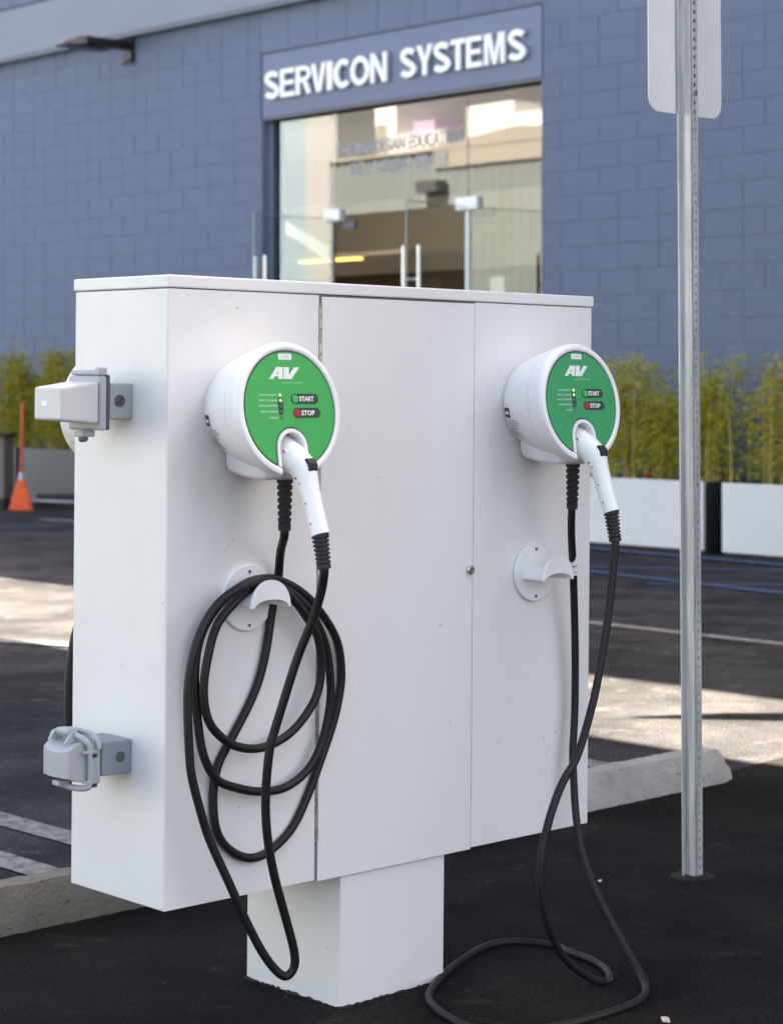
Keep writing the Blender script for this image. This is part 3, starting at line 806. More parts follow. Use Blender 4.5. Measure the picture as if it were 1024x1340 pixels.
# ------------------------------------------------------------------ wheel stops
def wheel_stop(name, x0, x1, material, label, seed):
    root = MB(); rn = random.Random(seed); n = 76; rings = []
    for i in range(n + 1):
        t = i / n; x = x0 + (x1 - x0) * t
        e = min(1, min(t, 1 - t) * (x1 - x0) / 0.06)          # sloping ends
        k = 0.42 + 0.58 * math.sin(e * math.pi / 2); ins = 0.022 * (1 - e)
        j = lambda a=.003: rn.uniform(-a, a)
        xs = x
        h = 0.100 * k
        rings.append([(xs, 0.0 + ins + j(.004), -0.01), (xs, 0.003 + ins + j(), 0.022 * k), (xs, 0.030 + j(), h * 0.82 + j()), (xs, 0.042 + j(.002), h + j(.002)), (xs, 0.108 + j(.002), h + j(.002)), (xs, 0.122 + j(), h * 0.8), (xs, 0.15 - ins + j(), 0.02 * k), (xs, 0.15 - ins, -0.01)])
    o = root.rings(rings).build(name, material, smooth=35)
    o.matrix_world = BM @ Matrix.Translation((0, 0.90, 0))
    tag(o, label, 'wheel stop', 'concrete wheel stops behind the cabinet')
    return o
wheel_stop('wheel_stop', -0.99, 0.86, M['stop_a'], 'brown grey concrete wheel stop at lower left behind the cabinet', 1)
wheel_stop('wheel_stop', 1.03, 2.875, M['stop_b'], 'chipped grey concrete wheel stop behind the signpost', 2)

# ------------------------------------------------------------------ signpost with its plate
NRM = Vector((0.68651, -0.72711, 0)); ALO = Vector((0.72709, 0.68653, 0))
PM = Matrix(((ALO.x, -NRM.x, 0, 0.736), (ALO.y, -NRM.y, 0, 5.135), (0, 0, 1, 0), (0, 0, 0, 1)))
PM = Matrix.Translation((0.736, 5.135, 0)) @ Matrix.Rotation(-0.0065, 4, 'Y') @ Matrix.Translation((-0.736, -5.135, 0)) @ PM
post = empty('signpost', PM)
tag(post, 'galvanised steel channel signpost with holes and a blank grey sign back', 'signpost')
TOP = 2.75
pm = MB(); th = 0.003
prof = [(-0.0275, 0.0), (-0.0135, 0.0), (-0.0125, -0.030)]
prof_r = [(0.0125, -0.030), (0.0135, 0.0), (0.0275, 0.0)]
for pr in (prof, prof_r):
    for (a, b), (c, d) in zip(pr[:-1], pr[1:]):
        dx, dy = c - a, d - b; l = math.hypot(dx, dy); nx, ny = -dy / l * th / 2, dx / l * th / 2
        r0 = [(a + nx, b + ny), (c + nx, d + ny), (c - nx, d - ny), (a - nx, b - ny)]
        pm.rings([[(p[0], p[1], -0.05) for p in r0], [(p[0], p[1], TOP) for p in r0]])
# web with its row of punched holes
step = 0.0224; nh = int((TOP + 0.05) / step)
for i in range(nh):
    z0 = -0.05 + i * step; zc = z0 + step / 2; w = 0.0125
    outer = [(-w, z0), (0, z0), (w, z0), (w, zc), (w, z0 + step), (0, z0 + step), (-w, z0 + step), (-w, zc)]
    hole = [(0.0042 * math.cos(a) , zc + 0.0058 * math.sin(a)) for a in [math.pi * 5 / 4 + k * math.pi / 4 for k in range(8)]]
    for y in (-0.0285, -0.0315):
        o_ = len(pm.v); pm.v += [(p[0], y, p[1]) for p in outer] + [(p[0], y, p[1]) for p in hole]
        pm.f += [(o_ + k, o_ + (k + 1) % 8, o_ + 8 + (k + 1) % 8, o_ + 8 + k) for k in range(8)]
    o_ = len(pm.v); pm.v += [(p[0], -0.0285, p[1]) for p in hole] + [(p[0], -0.0315, p[1]) for p in hole]
    pm.f += [(o_ + k, o_ + (k + 1) % 8, o_ + 8 + (k + 1) % 8, o_ + 8 + k) for k in range(8)]
pm.build('channel_post', M['galv'], post)
def rrect(x0, x1, z0, z1, r, n=6):
    out = []
    for cx, cz, a0 in ((x1 - r, z0 + r, -90), (x1 - r, z1 - r, 0), (x0 + r, z1 - r, 90), (x0 + r, z0 + r, 180)):
        out += [(cx + r * math.cos(R(a0 + 90 * k / n)), cz + r * math.sin(R(a0 + 90 * k / n))) for k in range(n + 1)]
    return out
ft = MB(); rnf = random.Random(9); rg_ = []
for rr_, zz_ in ((0.058, 0.003), (0.046, 0.006), (0.036, 0.009), (0.025, 0.009)):
    rg_.append([(rr_ * rnf.uniform(.8, 1.2) * math.cos(2 * math.pi * k / 18), -0.012 + rr_ * rnf.uniform(.8, 1.2) * math.sin(2 * math.pi * k / 18), zz_ + rnf.uniform(-.002, .002)) for k in range(18)])
ft.rings(rg_).build('asphalt_patch', mat('patch', (0.012, 0.0115, 0.011), 0.95, var=0.5, vscale=50, bump=0.6, bscale=120), post, smooth=60)
plate = MB().prism(rrect(-0.130, 0.155, 1.885, 2.345, 0.038), lambda u, w, d: (u, d, w), 0.006, 0.0085).build('sign_plate', M['alu'], post)
for zz in (1.935, 2.29):
    MB().tube([(0, -0.036, zz), (0, -0.0316, zz)], 0.0075, 6).build('bolt', M['steel'], post)

# ------------------------------------------------------------------ the charging cabinet
W, D, H = 1.1566, 0.2952, 1.1494
cab = empty('charging_cabinet', on_cabinet(0.5775, 0.1475, -0.267))
tag(cab, 'white sheet metal charging cabinet on a square pedestal', 'cabinet')
CO_ = (-0.5775, -0.1475, 0.267)
def cbox(name, x0, x1, y0, y1, z0, z1, m, bevel=0.0, parent=cab, seg=2):
    if parent is cab: x0 += CO_[0]; x1 += CO_[0]; y0 += CO_[1]; y1 += CO_[1]; z0 += CO_[2]; z1 += CO_[2]
    return MB().box(x0, x1, y0, y1, z0, z1).build(name, m, parent, bevel=bevel, seg=seg)
cbox('pedestal', 0.435, 0.720, 0.006, 0.290, -0.285, -0.0015, M['cabinet'], 0.0025)
bead = MB(); rnb = random.Random(8); pts = []
cor = [(0.433, 0.004), (0.722, 0.004), (0.722, 0.292), (0.433, 0.292), (0.433, 0.004)]
for (xa, ya), (xb, yb) in zip(cor[:-1], cor[1:]):
    for k in range(36):
        t = k / 36; pts.append((xa + (xb - xa) * t + CO_[0] + rnb.uniform(-.0025, .0025), ya + (yb - ya) * t + CO_[1] + rnb.uniform(-.0025, .0025), 0.003 - (xa + (xb - xa) * t - 0.5775) * 0.0060 * -1))
pts.append(pts[0])
bead.tube(pts, [rnb.uniform(.003, .0085) for _ in pts], 6)
bead.build('tar_bead', mat('tar', (0.02, 0.019, 0.018), 0.9, var=0.4, vscale=60), cab, smooth=60)
LZ = 1.1265
cbox('body', 0.0025, W - 0.003, 0.003, D - 0.003, 0.0, LZ - 0.0015, M['cabinet'], 0.0025)
cbox('lid', -0.0005, W + 0.0015, -0.002, D, LZ, H, M['lid'], 0.003)
cbox('front_panel', 0.0026, 0.3620, 0.0, 0.0028, 0.0005, LZ - 0.002, M['cabinet'], 0.0008)
cbox('front_panel', 0.7906, W - 0.0031, 0.0008, 0.0028, 0.0005, LZ - 0.002, M['cabinet'], 0.0008)
door = cbox('door', 0.3690, 0.7874, -0.0016, 0.0028, -0.0022, LZ - 0.005, M['cabinet'], 0.0008)
M['seal'] = mat('door_seal', (0.16, 0.155, 0.15), 0.8)  # dark strips: the shade of the door gaps put into colour
cbox('door_seal', 0.7873, 0.7908, 0.0012, 0.00295, 0.001, LZ - 0.002, M['seal'])
cbox('door_seal', 0.3625, 0.3688, 0.0012, 0.00295, 0.001, 0.074, M['seal'])
cbox('door_seal', 0.3625, 0.3688, 0.0012, 0.00295, 1.087, LZ - 0.002, M['seal'])
cbox('door_seal', 0.3690, 0.7871, 0.0012, 0.00295, LZ - 0.0048, LZ - 0.0016, M['seal'])
hm = MB(); z = 0.075
cx_, cy_ = 0.3655 + CO_[0], -0.0008 + CO_[1]
while z < 1.085:
    a = 0.024
    hm.tube([(cx_, cy_, z + CO_[2] + .0012), (cx_, cy_, z + a + CO_[2] - .0012)], 0.0032, 8); z += a
hm.build('hinge', M['hinge'], cab, smooth=40)
lk = empty_lock = MB()
lx, lz = 0.7775 + CO_[0], 0.574 + CO_[2]
prf = [(0.0105, 0.0), (0.0105, 0.0045), (0.0085, 0.0075), (0.0048, 0.0080), (0.0042, 0.0066), (0.001, 0.0066)]
lk.rings([[(lx + r * math.cos(a), -0.0016 + CO_[1] - o, lz + r * math.sin(a)) for a in [2 * math.pi * k / 24 for k in range(24)]] for r, o in prf])
lock = lk.build('lock', M['steel'], cab, smooth=35)
MB().box(lx - 0.0009, lx + 0.0009, CO_[1] - 0.0092, CO_[1] - 0.0083, lz - 0.0035, lz + 0.0035).build('keyhole', M['dark'], lock)

# ------------------------------------------------------------------ chargers
KT = 0.14
def wp(x, out, z, lift=0.0):
    """charger coordinates; the front leans back a little"""
    return (x, -(out - z * KT * max(0.0, min(1.0, out / 0.14)) + lift), z)
def ucurve(hw, cz, zb, cx=-0.003, n=14):
    """U outline from lower left over the arch to lower right"""
    return [(cx - hw, zb)] + [(cx + hw * math.cos(math.pi - math.pi * k / n), cz + hw * math.sin(math.pi - math.pi * k / n)) for k in range(n + 1)] + [(cx + hw, zb)]
RF = 0.107
def face_outline(r, hw, cz, cx=-0.003, n=72):
    zl = -math.sqrt(r * r - (cx - hw) ** 2); zr = -math.sqrt(r * r - (cx + hw) ** 2)
    a0 = math.atan2(zr, cx + hw); a1 = math.atan2(zl, cx - hw) + 2 * math.pi
    circ = [(r * math.cos(a0 + (a1 - a0) * k / n), r * math.sin(a0 + (a1 - a0) * k / n)) for k in range(n + 1)]
    arch = [(cx + hw * math.cos(math.pi - math.pi * k / 16), cz + hw * math.sin(math.pi - math.pi * k / 16)) for k in range(17)]
    return circ + arch
UZ = -0.069
def build_charger(face_m):
    root = empty('vehicle_charger', Matrix.Identity(4))
    prof = [(0.080, 0.0), (0.088, 0.008), (0.098, 0.035), (0.107, 0.066), (0.1135, 0.094), (0.1150, 0.1000), (0.1128, 0.1004), (0.1130, 0.1018), (0.1160, 0.1022), (0.1205, 0.124), (0.1225, 0.136),
            (0.1222, 0.142), (0.1195, 0.1465), (0.1150, 0.1482), (0.1105, 0.1478), (0.1085, 0.1462), (0.1080, 0.1440), (0.050, 0.1440), (0.004, 0.1440)]
    m = MB(); N = 96
    m.rings([[wp(r * math.cos(2 * math.pi * k / N), o, r * math.sin(2 * math.pi * k / N)) for k in range(N)] for r, o in prof])
    body = m.build('housing', M['housing'], root, smooth=38)
    # holster cut out of the housing
    cut = MB().prism(ucurve(0.0285, UZ, -0.20), lambda u, w, d: (u, -d, w), 0.040, 0.25).build('cutter', M['housing'])
    md = body.modifiers.new('b', 'BOOLEAN'); md.operation = 'DIFFERENCE'; md.object = cut; md.solver = 'EXACT'
    bpy.context.view_layer.update()
    me = bpy.data.meshes.new_from_object(body.evaluated_get(bpy.context.evaluated_depsgraph_get()))
    body.modifiers.clear(); body.data = me; me.name = 'housing'
    while len(me.materials) > 1: me.materials.pop()
    bpy.data.objects.remove(cut)
    # raised lip round the holster
    oi = ucurve(0.0290, UZ, -0.102); oo = ucurve(0.0355, UZ, -0.099)
    lip = MB(); n = len(oi)
    rr = [[wp(a[0], 0.1442, a[1]) for a in oi], [wp(a[0], 0.1478, a[1]) for a in oi], [wp(a[0], 0.1478, a[1]) for a in oo], [wp(a[0], 0.1442, a[1]) for a in oo]]
    lip.rings([[rr[k][i] for k in range(4)] for i in range(n)])
    lip.build('holster_lip', M['housing'], body, smooth=45)
    # gasket and printed face
    MB().prism(face_outline(0.1075, 0.0358, UZ), lambda u, w, d: wp(u, d, w), 0.1442, 0.1450).build('gasket', M['dgreen'], body)
    face = MB().prism(face_outline(0.1050, 0.0385, UZ), lambda u, w, d: wp(u, d, w), 0.1451, 0.1458).build('face', face_m, root)
    F0 = 0.14585
    def flat(name, poly, m_, lift=0.0, t=0.0004):
        return MB().prism(poly, lambda u, w, d: wp(u, d, w), F0 + lift, F0 + lift + t).build(name, m_, face)
    def pill(cx, cz, hw, hh, n=8):
        return [(cx + hw - hh + hh * math.cos(a), cz + hh * math.sin(a)) for a in [-math.pi / 2 + math.pi * k / n for k in range(n + 1)]] + [(cx - hw + hh + hh * math.cos(a), cz + hh * math.sin(a)) for a in [math.pi / 2 + math.pi * k / n for k in range(n + 1)]]
    def disc(cx, cz, r, n=20): return [(cx + r * math.cos(2 * math.pi * k / n), cz + r * math.sin(2 * math.pi * k / n)) for k in range(n)]
    def words(name, s, x0, x1, z0, z1, m_, lift=0.0005, bold=0.0, par=face):
        v, f = text_mb(s, 0.02, 0.0, bold)
        v = fit(v, x0, x1, z0, z1)
        mb = MB().add([wp(p[0], F0 + lift, p[1]) for p in v], f)
        return mb.build(name, m_, par)
    flat('inventory_sticker', rrect(-0.0185, 0.0125, 0.0905, 0.1015, 0.001, 2), M['white'])
    words('sticker_print', 'AV0001', -0.013, 0.007, 0.0935, 0.0985, mat('print_lilac', (0.45, 0.38, 0.5), 0.6))
    # the AV emblem
    h = 0.0215; w = h; x0, z0 = -0.0440, 0.0555
    pcs = [[(0, 0), (.42, 0), (.98, .656), (.98, 1), (.85, 1)], [(.608, .22), (.98, .22), (.98, .42), (.778, .42)], [(.985, 0), (1.42, 0), (1.55, 1), (.985, 1)],
           [(1.52, 0), (2.36, 0), (3.30, 1), (2.75, 1), (2.13, .34), (2.20, 1), (1.65, 1)]]
    lm = MB()
    for pc in pcs: lm.prism([(x0 + a * w * 1.03, z0 + b * h) for a, b in pc], lambda u, q, d: wp(u, d, q), F0, F0 + 0.0004)
    lm.build('emblem', M['white'], face)
    words('maker_name', 'aerovironment', -0.014, 0.034, 0.0475, 0.0515, M['pale_print'], bold=0.0)
    for nm, cx, cz, cm, tx in (('start_button', 0.0362, 0.0200, M['btn_green'], 'START'), ('stop_button', 0.0385, -0.0055, M['red'], 'STOP')):
        p = flat(nm, pill(cx, cz, 0.0325, 0.0092), M['dgreen'], 0.0, 0.0006)
        flat_ = MB().prism(disc(cx - 0.0235, cz, 0.0072), lambda u, q, d: wp(u, d, q), F0 + 0.0007, F0 + 0.0016).build('button_cap', cm, p)
        words('button_text', tx, cx - 0.0135, cx + (0.0215 if tx == 'START' else 0.0185), cz - 0.0046, cz + 0.0046, M['white'], 0.0009, 0.0007, p)
    flat('indicator_strip', pill(0, 0, 0.0175, 0.0056) and [(-0.0222 + b, 0.0070 + a) for a, b in pill(0, 0, 0.0165, 0.0056)], M['dgreen'])
    for cz, lit in ((0.0266, 1), (0.0170, 1), (0.0074, 0), (-0.0030, 0), (-0.0141, 0)):
        flat('indicator_light', disc(-0.0222, cz, 0.0030 if lit else 0.0028, 12), M['led'] if lit else M['led_off'], 0.0006)
    for tx, cz, wd in (('POWER PRESENT', 0.0266, 0.040), ('READY TO CHARGE', 0.0170, 0.042), ('VEHICLE CONNECTED', 0.0074, 0.044), ('VEHICLE CHARGING', -0.0030, 0.040), ('TROUBLE', -0.0141, 0.019)):
        words('indicator_text', tx, -0.0300 - wd, -0.0300, cz - 0.0016, cz + 0.0016, M['white'])
    # moulding below with the cable outlet
    dk = MB(); ringsd = []
    for o, zt, zb, xl, xr in ((0.012, -0.06, -0.104, -0.040, 0.055), (0.02, -0.06, -0.116, -0.043, 0.058), (0.06, -0.06, -0.124, -0.043, 0.058), (0.112, -0.07, -0.128, -0.040, 0.055), (0.122, -0.08, -0.122, -0.036, 0.05)):
        ringsd.append([(xl, -o, zt), (xr, -o, zt), (xr, -o, zb + .008), (xr - .008, -o, zb), (xl + .008, -o, zb), (xl, -o, zb + .008)])
    dk.rings(ringsd).build('cable_outlet', M['housing'], root, smooth=50)
    # nameplate wrapped on the left flank
    def flank(name, a0, a1, o0, o1, m_, n=8, lift=0.0006):
        mb = MB(); rows = []
        def rad(o):
            for (r0, q0), (r1, q1) in zip(prof[:-1], prof[1:]):
                if q0 <= o <= q1: return r0 + (r1 - r0) * (o - q0) / max(1e-6, q1 - q0)
            return 0.1
        for j in range(4):
            o = o0 + (o1 - o0) * j / 3; r = rad(o) + lift
            rows.append([wp(r * math.cos(R(a0 + (a1 - a0) * k / n)), o, r * math.sin(R(a0 + (a1 - a0) * k / n))) for k in range(n + 1)])
        mb.rings(rows, False, False)
        return mb.build(name, m_, body, recalc=False)
    flank('warning_label', 187, 200, 0.010, 0.030, M['print_dark'])
    flank('label_bar', 192.0, 195.5, 0.014, 0.027, M['white'], lift=0.0012)
    rn = random.Random(5)
    for k in range(11):
        a = 202 + k * 2.4; o0 = 0.013 + rn.uniform(0, .004)
        flank('label_print', a, a + 0.9, o0, o0 + rn.uniform(.020, .042), mat('print_grey', (0.22, 0.22, 0.22), .6) if k == 0 else bpy.data.materials['print_grey'], n=2)
    # cable boots
    def boot(name, p0, p1, r0, r1, ribs):
        mb = MB(); p0 = Vector(p0); p1 = Vector(p1); pts = []; rd = []
        seq = [(0, .97), (.10, 1.03), (.13, 1.0)]
        for k in range(ribs):
            t0 = 0.13 + 0.72 * k / ribs; t1 = 0.13 + 0.72 * (k + 1) / ribs; dt = t1 - t0
            seq += [(t0 + dt * .06, .78), (t0 + dt * .32, .78), (t0 + dt * .40, 1.0), (t0 + dt * .94, 1.0)]
        seq += [(.86, .80), (.88, .98), (1.0, .98)]
        for t, k in seq:
            pts.append(p0.lerp(p1, t)); rd.append((r0 + (r1 - r0) * t) * k)
        mb.tube(pts, rd, 20)
        return mb.build(name, M['boot'], root, smooth=30)
    boot('cable_boot', (0.030, -0.097, -0.122), (0.037, -0.089, -0.222), 0.0150, 0.0118, 6)
    # the connector in its holster
    GX = 0.005
    secs = [(0.045, -0.074, 0, .0255, .0370), (0.118, -0.078, 0, .0270, .0360), (0.1475, -0.0890, 15, .0268, .0300), (0.1600, -0.0945, 32, .0262, .0272), (0.1715, -0.1015, 46, .0250, .0260), (0.1815, -0.1110, 56, .0228, .0250),
            (0.1885, -0.1265, 64, .0198, .0212), (0.1955, -0.1440, 67, .0178, .0184), (0.2060, -0.1720, 67.5, .0172, .0175), (0.2160, -0.1985, 67.5, .0170, .0172), (0.2255, -0.222, 67.5, .0168, .0170)]
    gm = MB(); gr = []
    for o, z, a, hw, hh in secs:
        d = Vector((0, -math.cos(R(a)), -math.sin(R(a)))); upv = Vector((0, -math.sin(R(a)), math.cos(R(a))))
        gr.append([Vector((GX, -o, z)) + Vector((1, 0, 0)) * hw * math.cos(t) + upv * hh * math.sin(t) for t in [2 * math.pi * k / 28 for k in range(28)]])
    gm.rings(gr)
    gun = gm.build('connector', M['gun'], root, smooth=50)
    tr = MB(); a = R(58); d = Vector((0, -math.cos(a), -math.sin(a))); upv = Vector((0, -math.sin(a), math.cos(a))); c0 = Vector((GX, -0.1790, -0.1090))
    def tp3(u, w, e): return c0 + d * u + Vector((1, 0, 0)) * e + upv * w
    tr.prism([(-0.013, 0.016), (-0.011, 0.0275), (0.002, 0.0300), (0.012, 0.0255), (0.014, 0.014)], tp3, -0.0098, 0.0098)
    tr.build('latch_button', M['boot'], gun, bevel=0.002)
    for o, z, wv in ((0.152, -0.074, .0248), (0.1885, -0.131, .0193), (0.2035, -0.166, .0173), (0.2170, -0.2015, .0170)):
        MB().tube([(GX - wv - 0.0006, -o, z), (GX - wv + 0.004, -o, z)], 0.0042, 14).build('screw', M['alu'], gun, smooth=40)
        MB().tube([(GX - wv - 0.0009, -o - .0008, z), (GX - wv - 0.0005, -o - .0008, z)], 0.0017, 10).build('screw_socket', M['dark'], gun)
    MB().tube([(GX - .0222, -0.181, -0.122), (GX - .015, -0.181, -0.122)], 0.0017, 10).build('pin_hole', M['dark'], gun)
    boot('connector_boot', (GX, -0.2235, -0.2195), (GX + .0, -0.2355, -0.281), 0.0158, 0.0128, 6)
    return root, face

LEFT = [(0.206,-0.0880,0.687),(0.232,-0.0500,0.641),(0.255,-0.0140,0.591),(0.252,-0.0095,0.560),(0.244,-0.0095,0.531),(0.227,-0.0095,0.442),(0.202,-0.0095,0.377),(0.160,-0.0095,0.314),(0.130,-0.0095,0.274),(0.114,-0.0095,0.244),(0.106,-0.0095,0.193),(0.115,-0.0095,0.131),(0.148,-0.0095,0.091),(0.195,-0.0095,0.070),(0.242,-0.0095,0.076),(0.296,-0.0095,0.110),(0.336,-0.0095,0.168),(0.368,-0.0095,0.232),(0.397,-0.0100,0.295),(0.412,-0.0110,0.345),(0.417,-0.0130,0.396),(0.400,-0.0180,0.462),(0.347,-0.0240,0.525),(0.299,-0.0275,0.562),(0.249,-0.0275,0.585),(0.210,-0.0275,0.591),(0.168,-0.0275,0.585),(0.117,-0.0275,0.560),(0.076,-0.0275,0.520),(0.055,-0.0275,0.475),(0.049,-0.0275,0.417),(0.055,-0.0275,0.354),(0.068,-0.0275,0.284),(0.100,-0.0275,0.231),(0.152,-0.0275,0.208),(0.205,-0.0275,0.195),(0.266,-0.0275,0.195),(0.320,-0.0275,0.220),(0.355,-0.0275,0.265),(0.373,-0.0290,0.327),(0.375,-0.0310,0.379),(0.360,-0.0360,0.449),(0.323,-0.0420,0.511),(0.280,-0.0455,0.551),(0.238,-0.0455,0.575),(0.201,-0.0455,0.585),(0.164,-0.0455,0.577),(0.128,-0.0455,0.554),(0.086,-0.0455,0.515),(0.066,-0.0455,0.459),(0.057,-0.0455,0.410),(0.060,-0.0455,0.368),(0.074,-0.0455,0.334),(0.105,-0.0455,0.305),(0.138,-0.0455,0.288),(0.178,-0.0455,0.280),(0.216,-0.0455,0.283),(0.260,-0.0455,0.298),(0.299,-0.0455,0.327),(0.329,-0.0470,0.368),(0.336,-0.0500,0.419),(0.321,-0.0550,0.478),(0.288,-0.0600,0.518),(0.259,-0.0635,0.547),(0.219,-0.0635,0.577),(0.180,-0.0635,0.590),(0.135,-0.0635,0.584),(0.087,-0.0635,0.564),(0.049,-0.0635,0.528),(0.022,-0.0635,0.477),(0.009,-0.0635,0.417),(0.009,-0.0635,0.352),(0.013,-0.0640,0.288),(0.018,-0.0640,0.252),(0.033,-0.0650,0.201),(0.057,-0.0670,0.134),(0.094,-0.0700,0.054),(0.129,-0.0740,-0.017),(0.165,-0.0790,-0.082),(0.195,-0.0840,-0.122),(0.216,-0.0900,-0.137),(0.230,-0.0960,-0.121),(0.226,-0.1000,-0.089),(0.203,-0.1040,-0.028),(0.167,-0.1100,0.064),(0.145,-0.1160,0.144),(0.135,-0.1240,0.221),(0.135,-0.1340,0.297),(0.141,-0.1380,0.325),(0.151,-0.1520,0.382),(0.166,-0.1720,0.462),(0.178,-0.1970,0.528),(0.179,-0.2200,0.583),(0.171,-0.2350,0.629)]
RIGHT = [(0.988,-0.088,0.695),(1.014,-0.070,0.639),(1.050,-0.045,0.539),(1.074,-0.030,0.389),(1.079,-0.026,0.256),(1.069,-0.030,0.168),(1.066,-0.036,0.115),(1.058,-0.050,0.041),(1.045,-0.078,-0.028),(1.031,-0.125,-0.095),(1.021,-0.195,-0.170),(1.008,-0.245,-0.211),(0.989,-0.290,-0.238),(0.957,-0.329,-0.250),(0.900,-0.368,-0.250),(0.831,-0.385,-0.250),(0.733,-0.3864,-0.251),(0.645,-0.3742,-0.252),(0.570,-0.3479,-0.252),(0.524,-0.2926,-0.253),(0.526,-0.2240,-0.253),(0.560,-0.1298,-0.253),(0.613,-0.0614,-0.254),(0.727,0.0132,-0.253),(0.859,0.0754,-0.253),(0.954,0.1040,-0.252),(1.019,0.0903,-0.252),(1.056,0.0080,-0.251),(1.038,-0.0493,-0.249),(1.027,-0.1111,-0.248),(1.004,-0.1791,-0.249),(0.949,-0.2426,-0.247),(0.933,-0.2421,-0.252),(0.889,-0.2415,-0.236),(0.823,-0.2410,-0.192),(0.780,-0.2404,-0.140),(0.749,-0.2399,-0.071),(0.740,-0.2394,0.000),(0.759,-0.2388,0.083),(0.801,-0.2383,0.163),(0.849,-0.2377,0.215),(0.895,-0.2372,0.316),(0.922,-0.2366,0.406),(0.943,-0.2361,0.497),(0.957,-0.2355,0.590),(0.960,-0.2350,0.648)]

def cable(root, origin, pts, r=0.0082, start=None, end=None):
    P = [Vector(p) - Vector(origin) for p in pts]
    if start: P = [Vector(s) for s in start] + P[1:]
    if end: P = P[:-1] + [Vector(e) for e in end]
    Q = smooth_pts(catmull(P, 8), 3)
    return MB().tube(Q, r, 14).build('cable', M['rubber'], root, smooth=60)

chg, face0 = build_charger(M['green'])
ORI_L, ORI_R = (0.167, 0.0, 0.907), (0.957, 0.0, 0.919)
chg2 = copy_tree(chg); chg3 = copy_tree(chg)
GC = 'round wall chargers on the cabinet'
chg.matrix_world = on_cabinet(*ORI_L)
tag(chg, 'round white charger with green face and its cable coiled on the hook', 'charger', GC)
chg2.matrix_world = on_cabinet(*ORI_R)
tag(chg2, 'round white charger with green face and its cable trailing to the ground', 'charger', GC)
for o in [x for x in bpy.data.objects if x.parent == chg2 and x.name.startswith('face')]:
    o.data = o.data.copy(); o.data.materials[0] = M['green_b']
chg3.matrix_world = on_cabinet(0.19, D, 0.907) @ Matrix.Rotation(math.pi, 4, 'Z')
tag(chg3, 'white charger on the far side of the cabinet, only its edge showing', 'charger', GC)
S_ = [(0.0365, -0.0895, -0.215), (0.038, -0.087, -0.235)]
E_ = [(0.005, -0.2345, -0.270), (0.005, -0.2335, -0.262)]
LEFT = [(x, y * 0.9 if y > -0.068 else y, z) for x, y, z in LEFT]
cable(chg, ORI_L, LEFT, start=S_, end=[(0.005, -0.236, -0.285), (0.005, -0.233, -0.270)])
cb2 = cable(chg2, ORI_R, RIGHT, start=S_, end=[(0.005, -0.236, -0.285), (0.005, -0.233, -0.270)])
# printed tag round the right cable
tg = MB()
pA = Vector((1.0455, -0.0482, 0.553)) - Vector(ORI_R); pB = Vector((1.0345, -0.0557, 0.592)) - Vector(ORI_R)
tg.tube([pB, pA], 0.0090, 16); tgo = tg.build('cable_tag', M['white'], cb2, smooth=40)
for t in (0.25, 0.45, 0.62, 0.8):
    p = pB.lerp(pA, t); MB().tube([p, p.lerp(pA, 0.12)], 0.0092, 16).build('tag_print', bpy.data.materials['print_grey'], cb2, smooth=40) if t in (0.45, 0.8) else None
# far side cable drooping past the cabinet's edge
cable(chg3, (0, 0, 0), [(0.037, -0.089, -0.215), (0.04, -0.088, -0.26), (0.075, -0.075, -0.33), (0.13, -0.05, -0.40), (0.163, -0.035, -0.47), (0.172, -0.032, -0.55), (0.170, -0.03, -0.66), (0.15, -0.03, -0.78), (0.10, -0.06, -0.85), (0.03, -0.10, -0.86), (-0.02, -0.14, -0.78), (-0.02, -0.18, -0.62), (0.0, -0.22, -0.42), (0.005, -0.236, -0.30), (0.005, -0.233, -0.27)])

# ------------------------------------------------------------------ cable hooks
def build_hook():
    root = empty('cable_hook', Matrix.Identity(4))
    N = 48
    MB().rings([[(r * math.cos(2 * math.pi * k / N), -o, r * math.sin(2 * math.pi * k / N)) for k in range(N)] for r, o in ((0.0615, 0.0003), (0.0620, 0.002), (0.0618, 0.006), (0.0600, 0.0078), (0.001, 0.0080))]).build('back_disc', M['hook'], root, smooth=40)
    # saddle: arched shelf
    n = 20; rings = []
    for o in (0.0082, 0.03, 0.05, 0.0660):
        k = 1.0
        outer = [(0.040 * math.cos(math.pi * t / n), -o, -0.012 + 0.030 * math.sin(math.pi * t / n)) for t in range(n + 1)]
        inner = [(0.0365 * math.cos(math.pi * t / n), -o, -0.0122 + 0.0165 * math.sin(math.pi * t / n)) for t in reversed(range(n + 1))]
        rings.append(outer + inner)
    MB().rings(rings).build('saddle', M['hook'], root, smooth=40)
    # upturned end lip: half moon
    outl = [(0.047 * math.cos(math.pi * t / 28), -0.012 + 0.050 * math.sin(math.pi * t / 28)) for t in range(29)]
    inn = [(0.0415 * math.cos(math.pi * t / 28), -0.0125 + 0.0150 * math.sin(math.pi * t / 28)) for t in reversed(range(29))]
    lp = MB(); rg = []
    full = outl + inn
    for d, kk in ((0.0663, 1.0), (0.0690, 1.015), (0.0725, 1.0), (0.0740, .975)):
        rg.append([(u * kk, -d, w) for u, w in full])
    lp.rings(rg).build('end_lip', M['hook'], root, smooth=45)
    for zz in (0.049, -0.051):
        MB().tube([(0, -0.0098, zz), (0, -0.0075, zz)], 0.0036, 12).build('screw', M['steel'], root, smooth=40)
        MB().box(-0.0008, 0.0024, -0.0102, -0.0099, zz - 0.0006, zz + 0.0018).build('screw_slot', M['dark'], root)
    return root
hk = build_hook(); hk2 = copy_tree(hk)
GH = 'cable hooks on the cabinet front'
hk.matrix_world = on_cabinet(0.188, 0, 0.555); tag(hk, 'white round cable hook holding the coiled black cable', 'cable hook', GH)
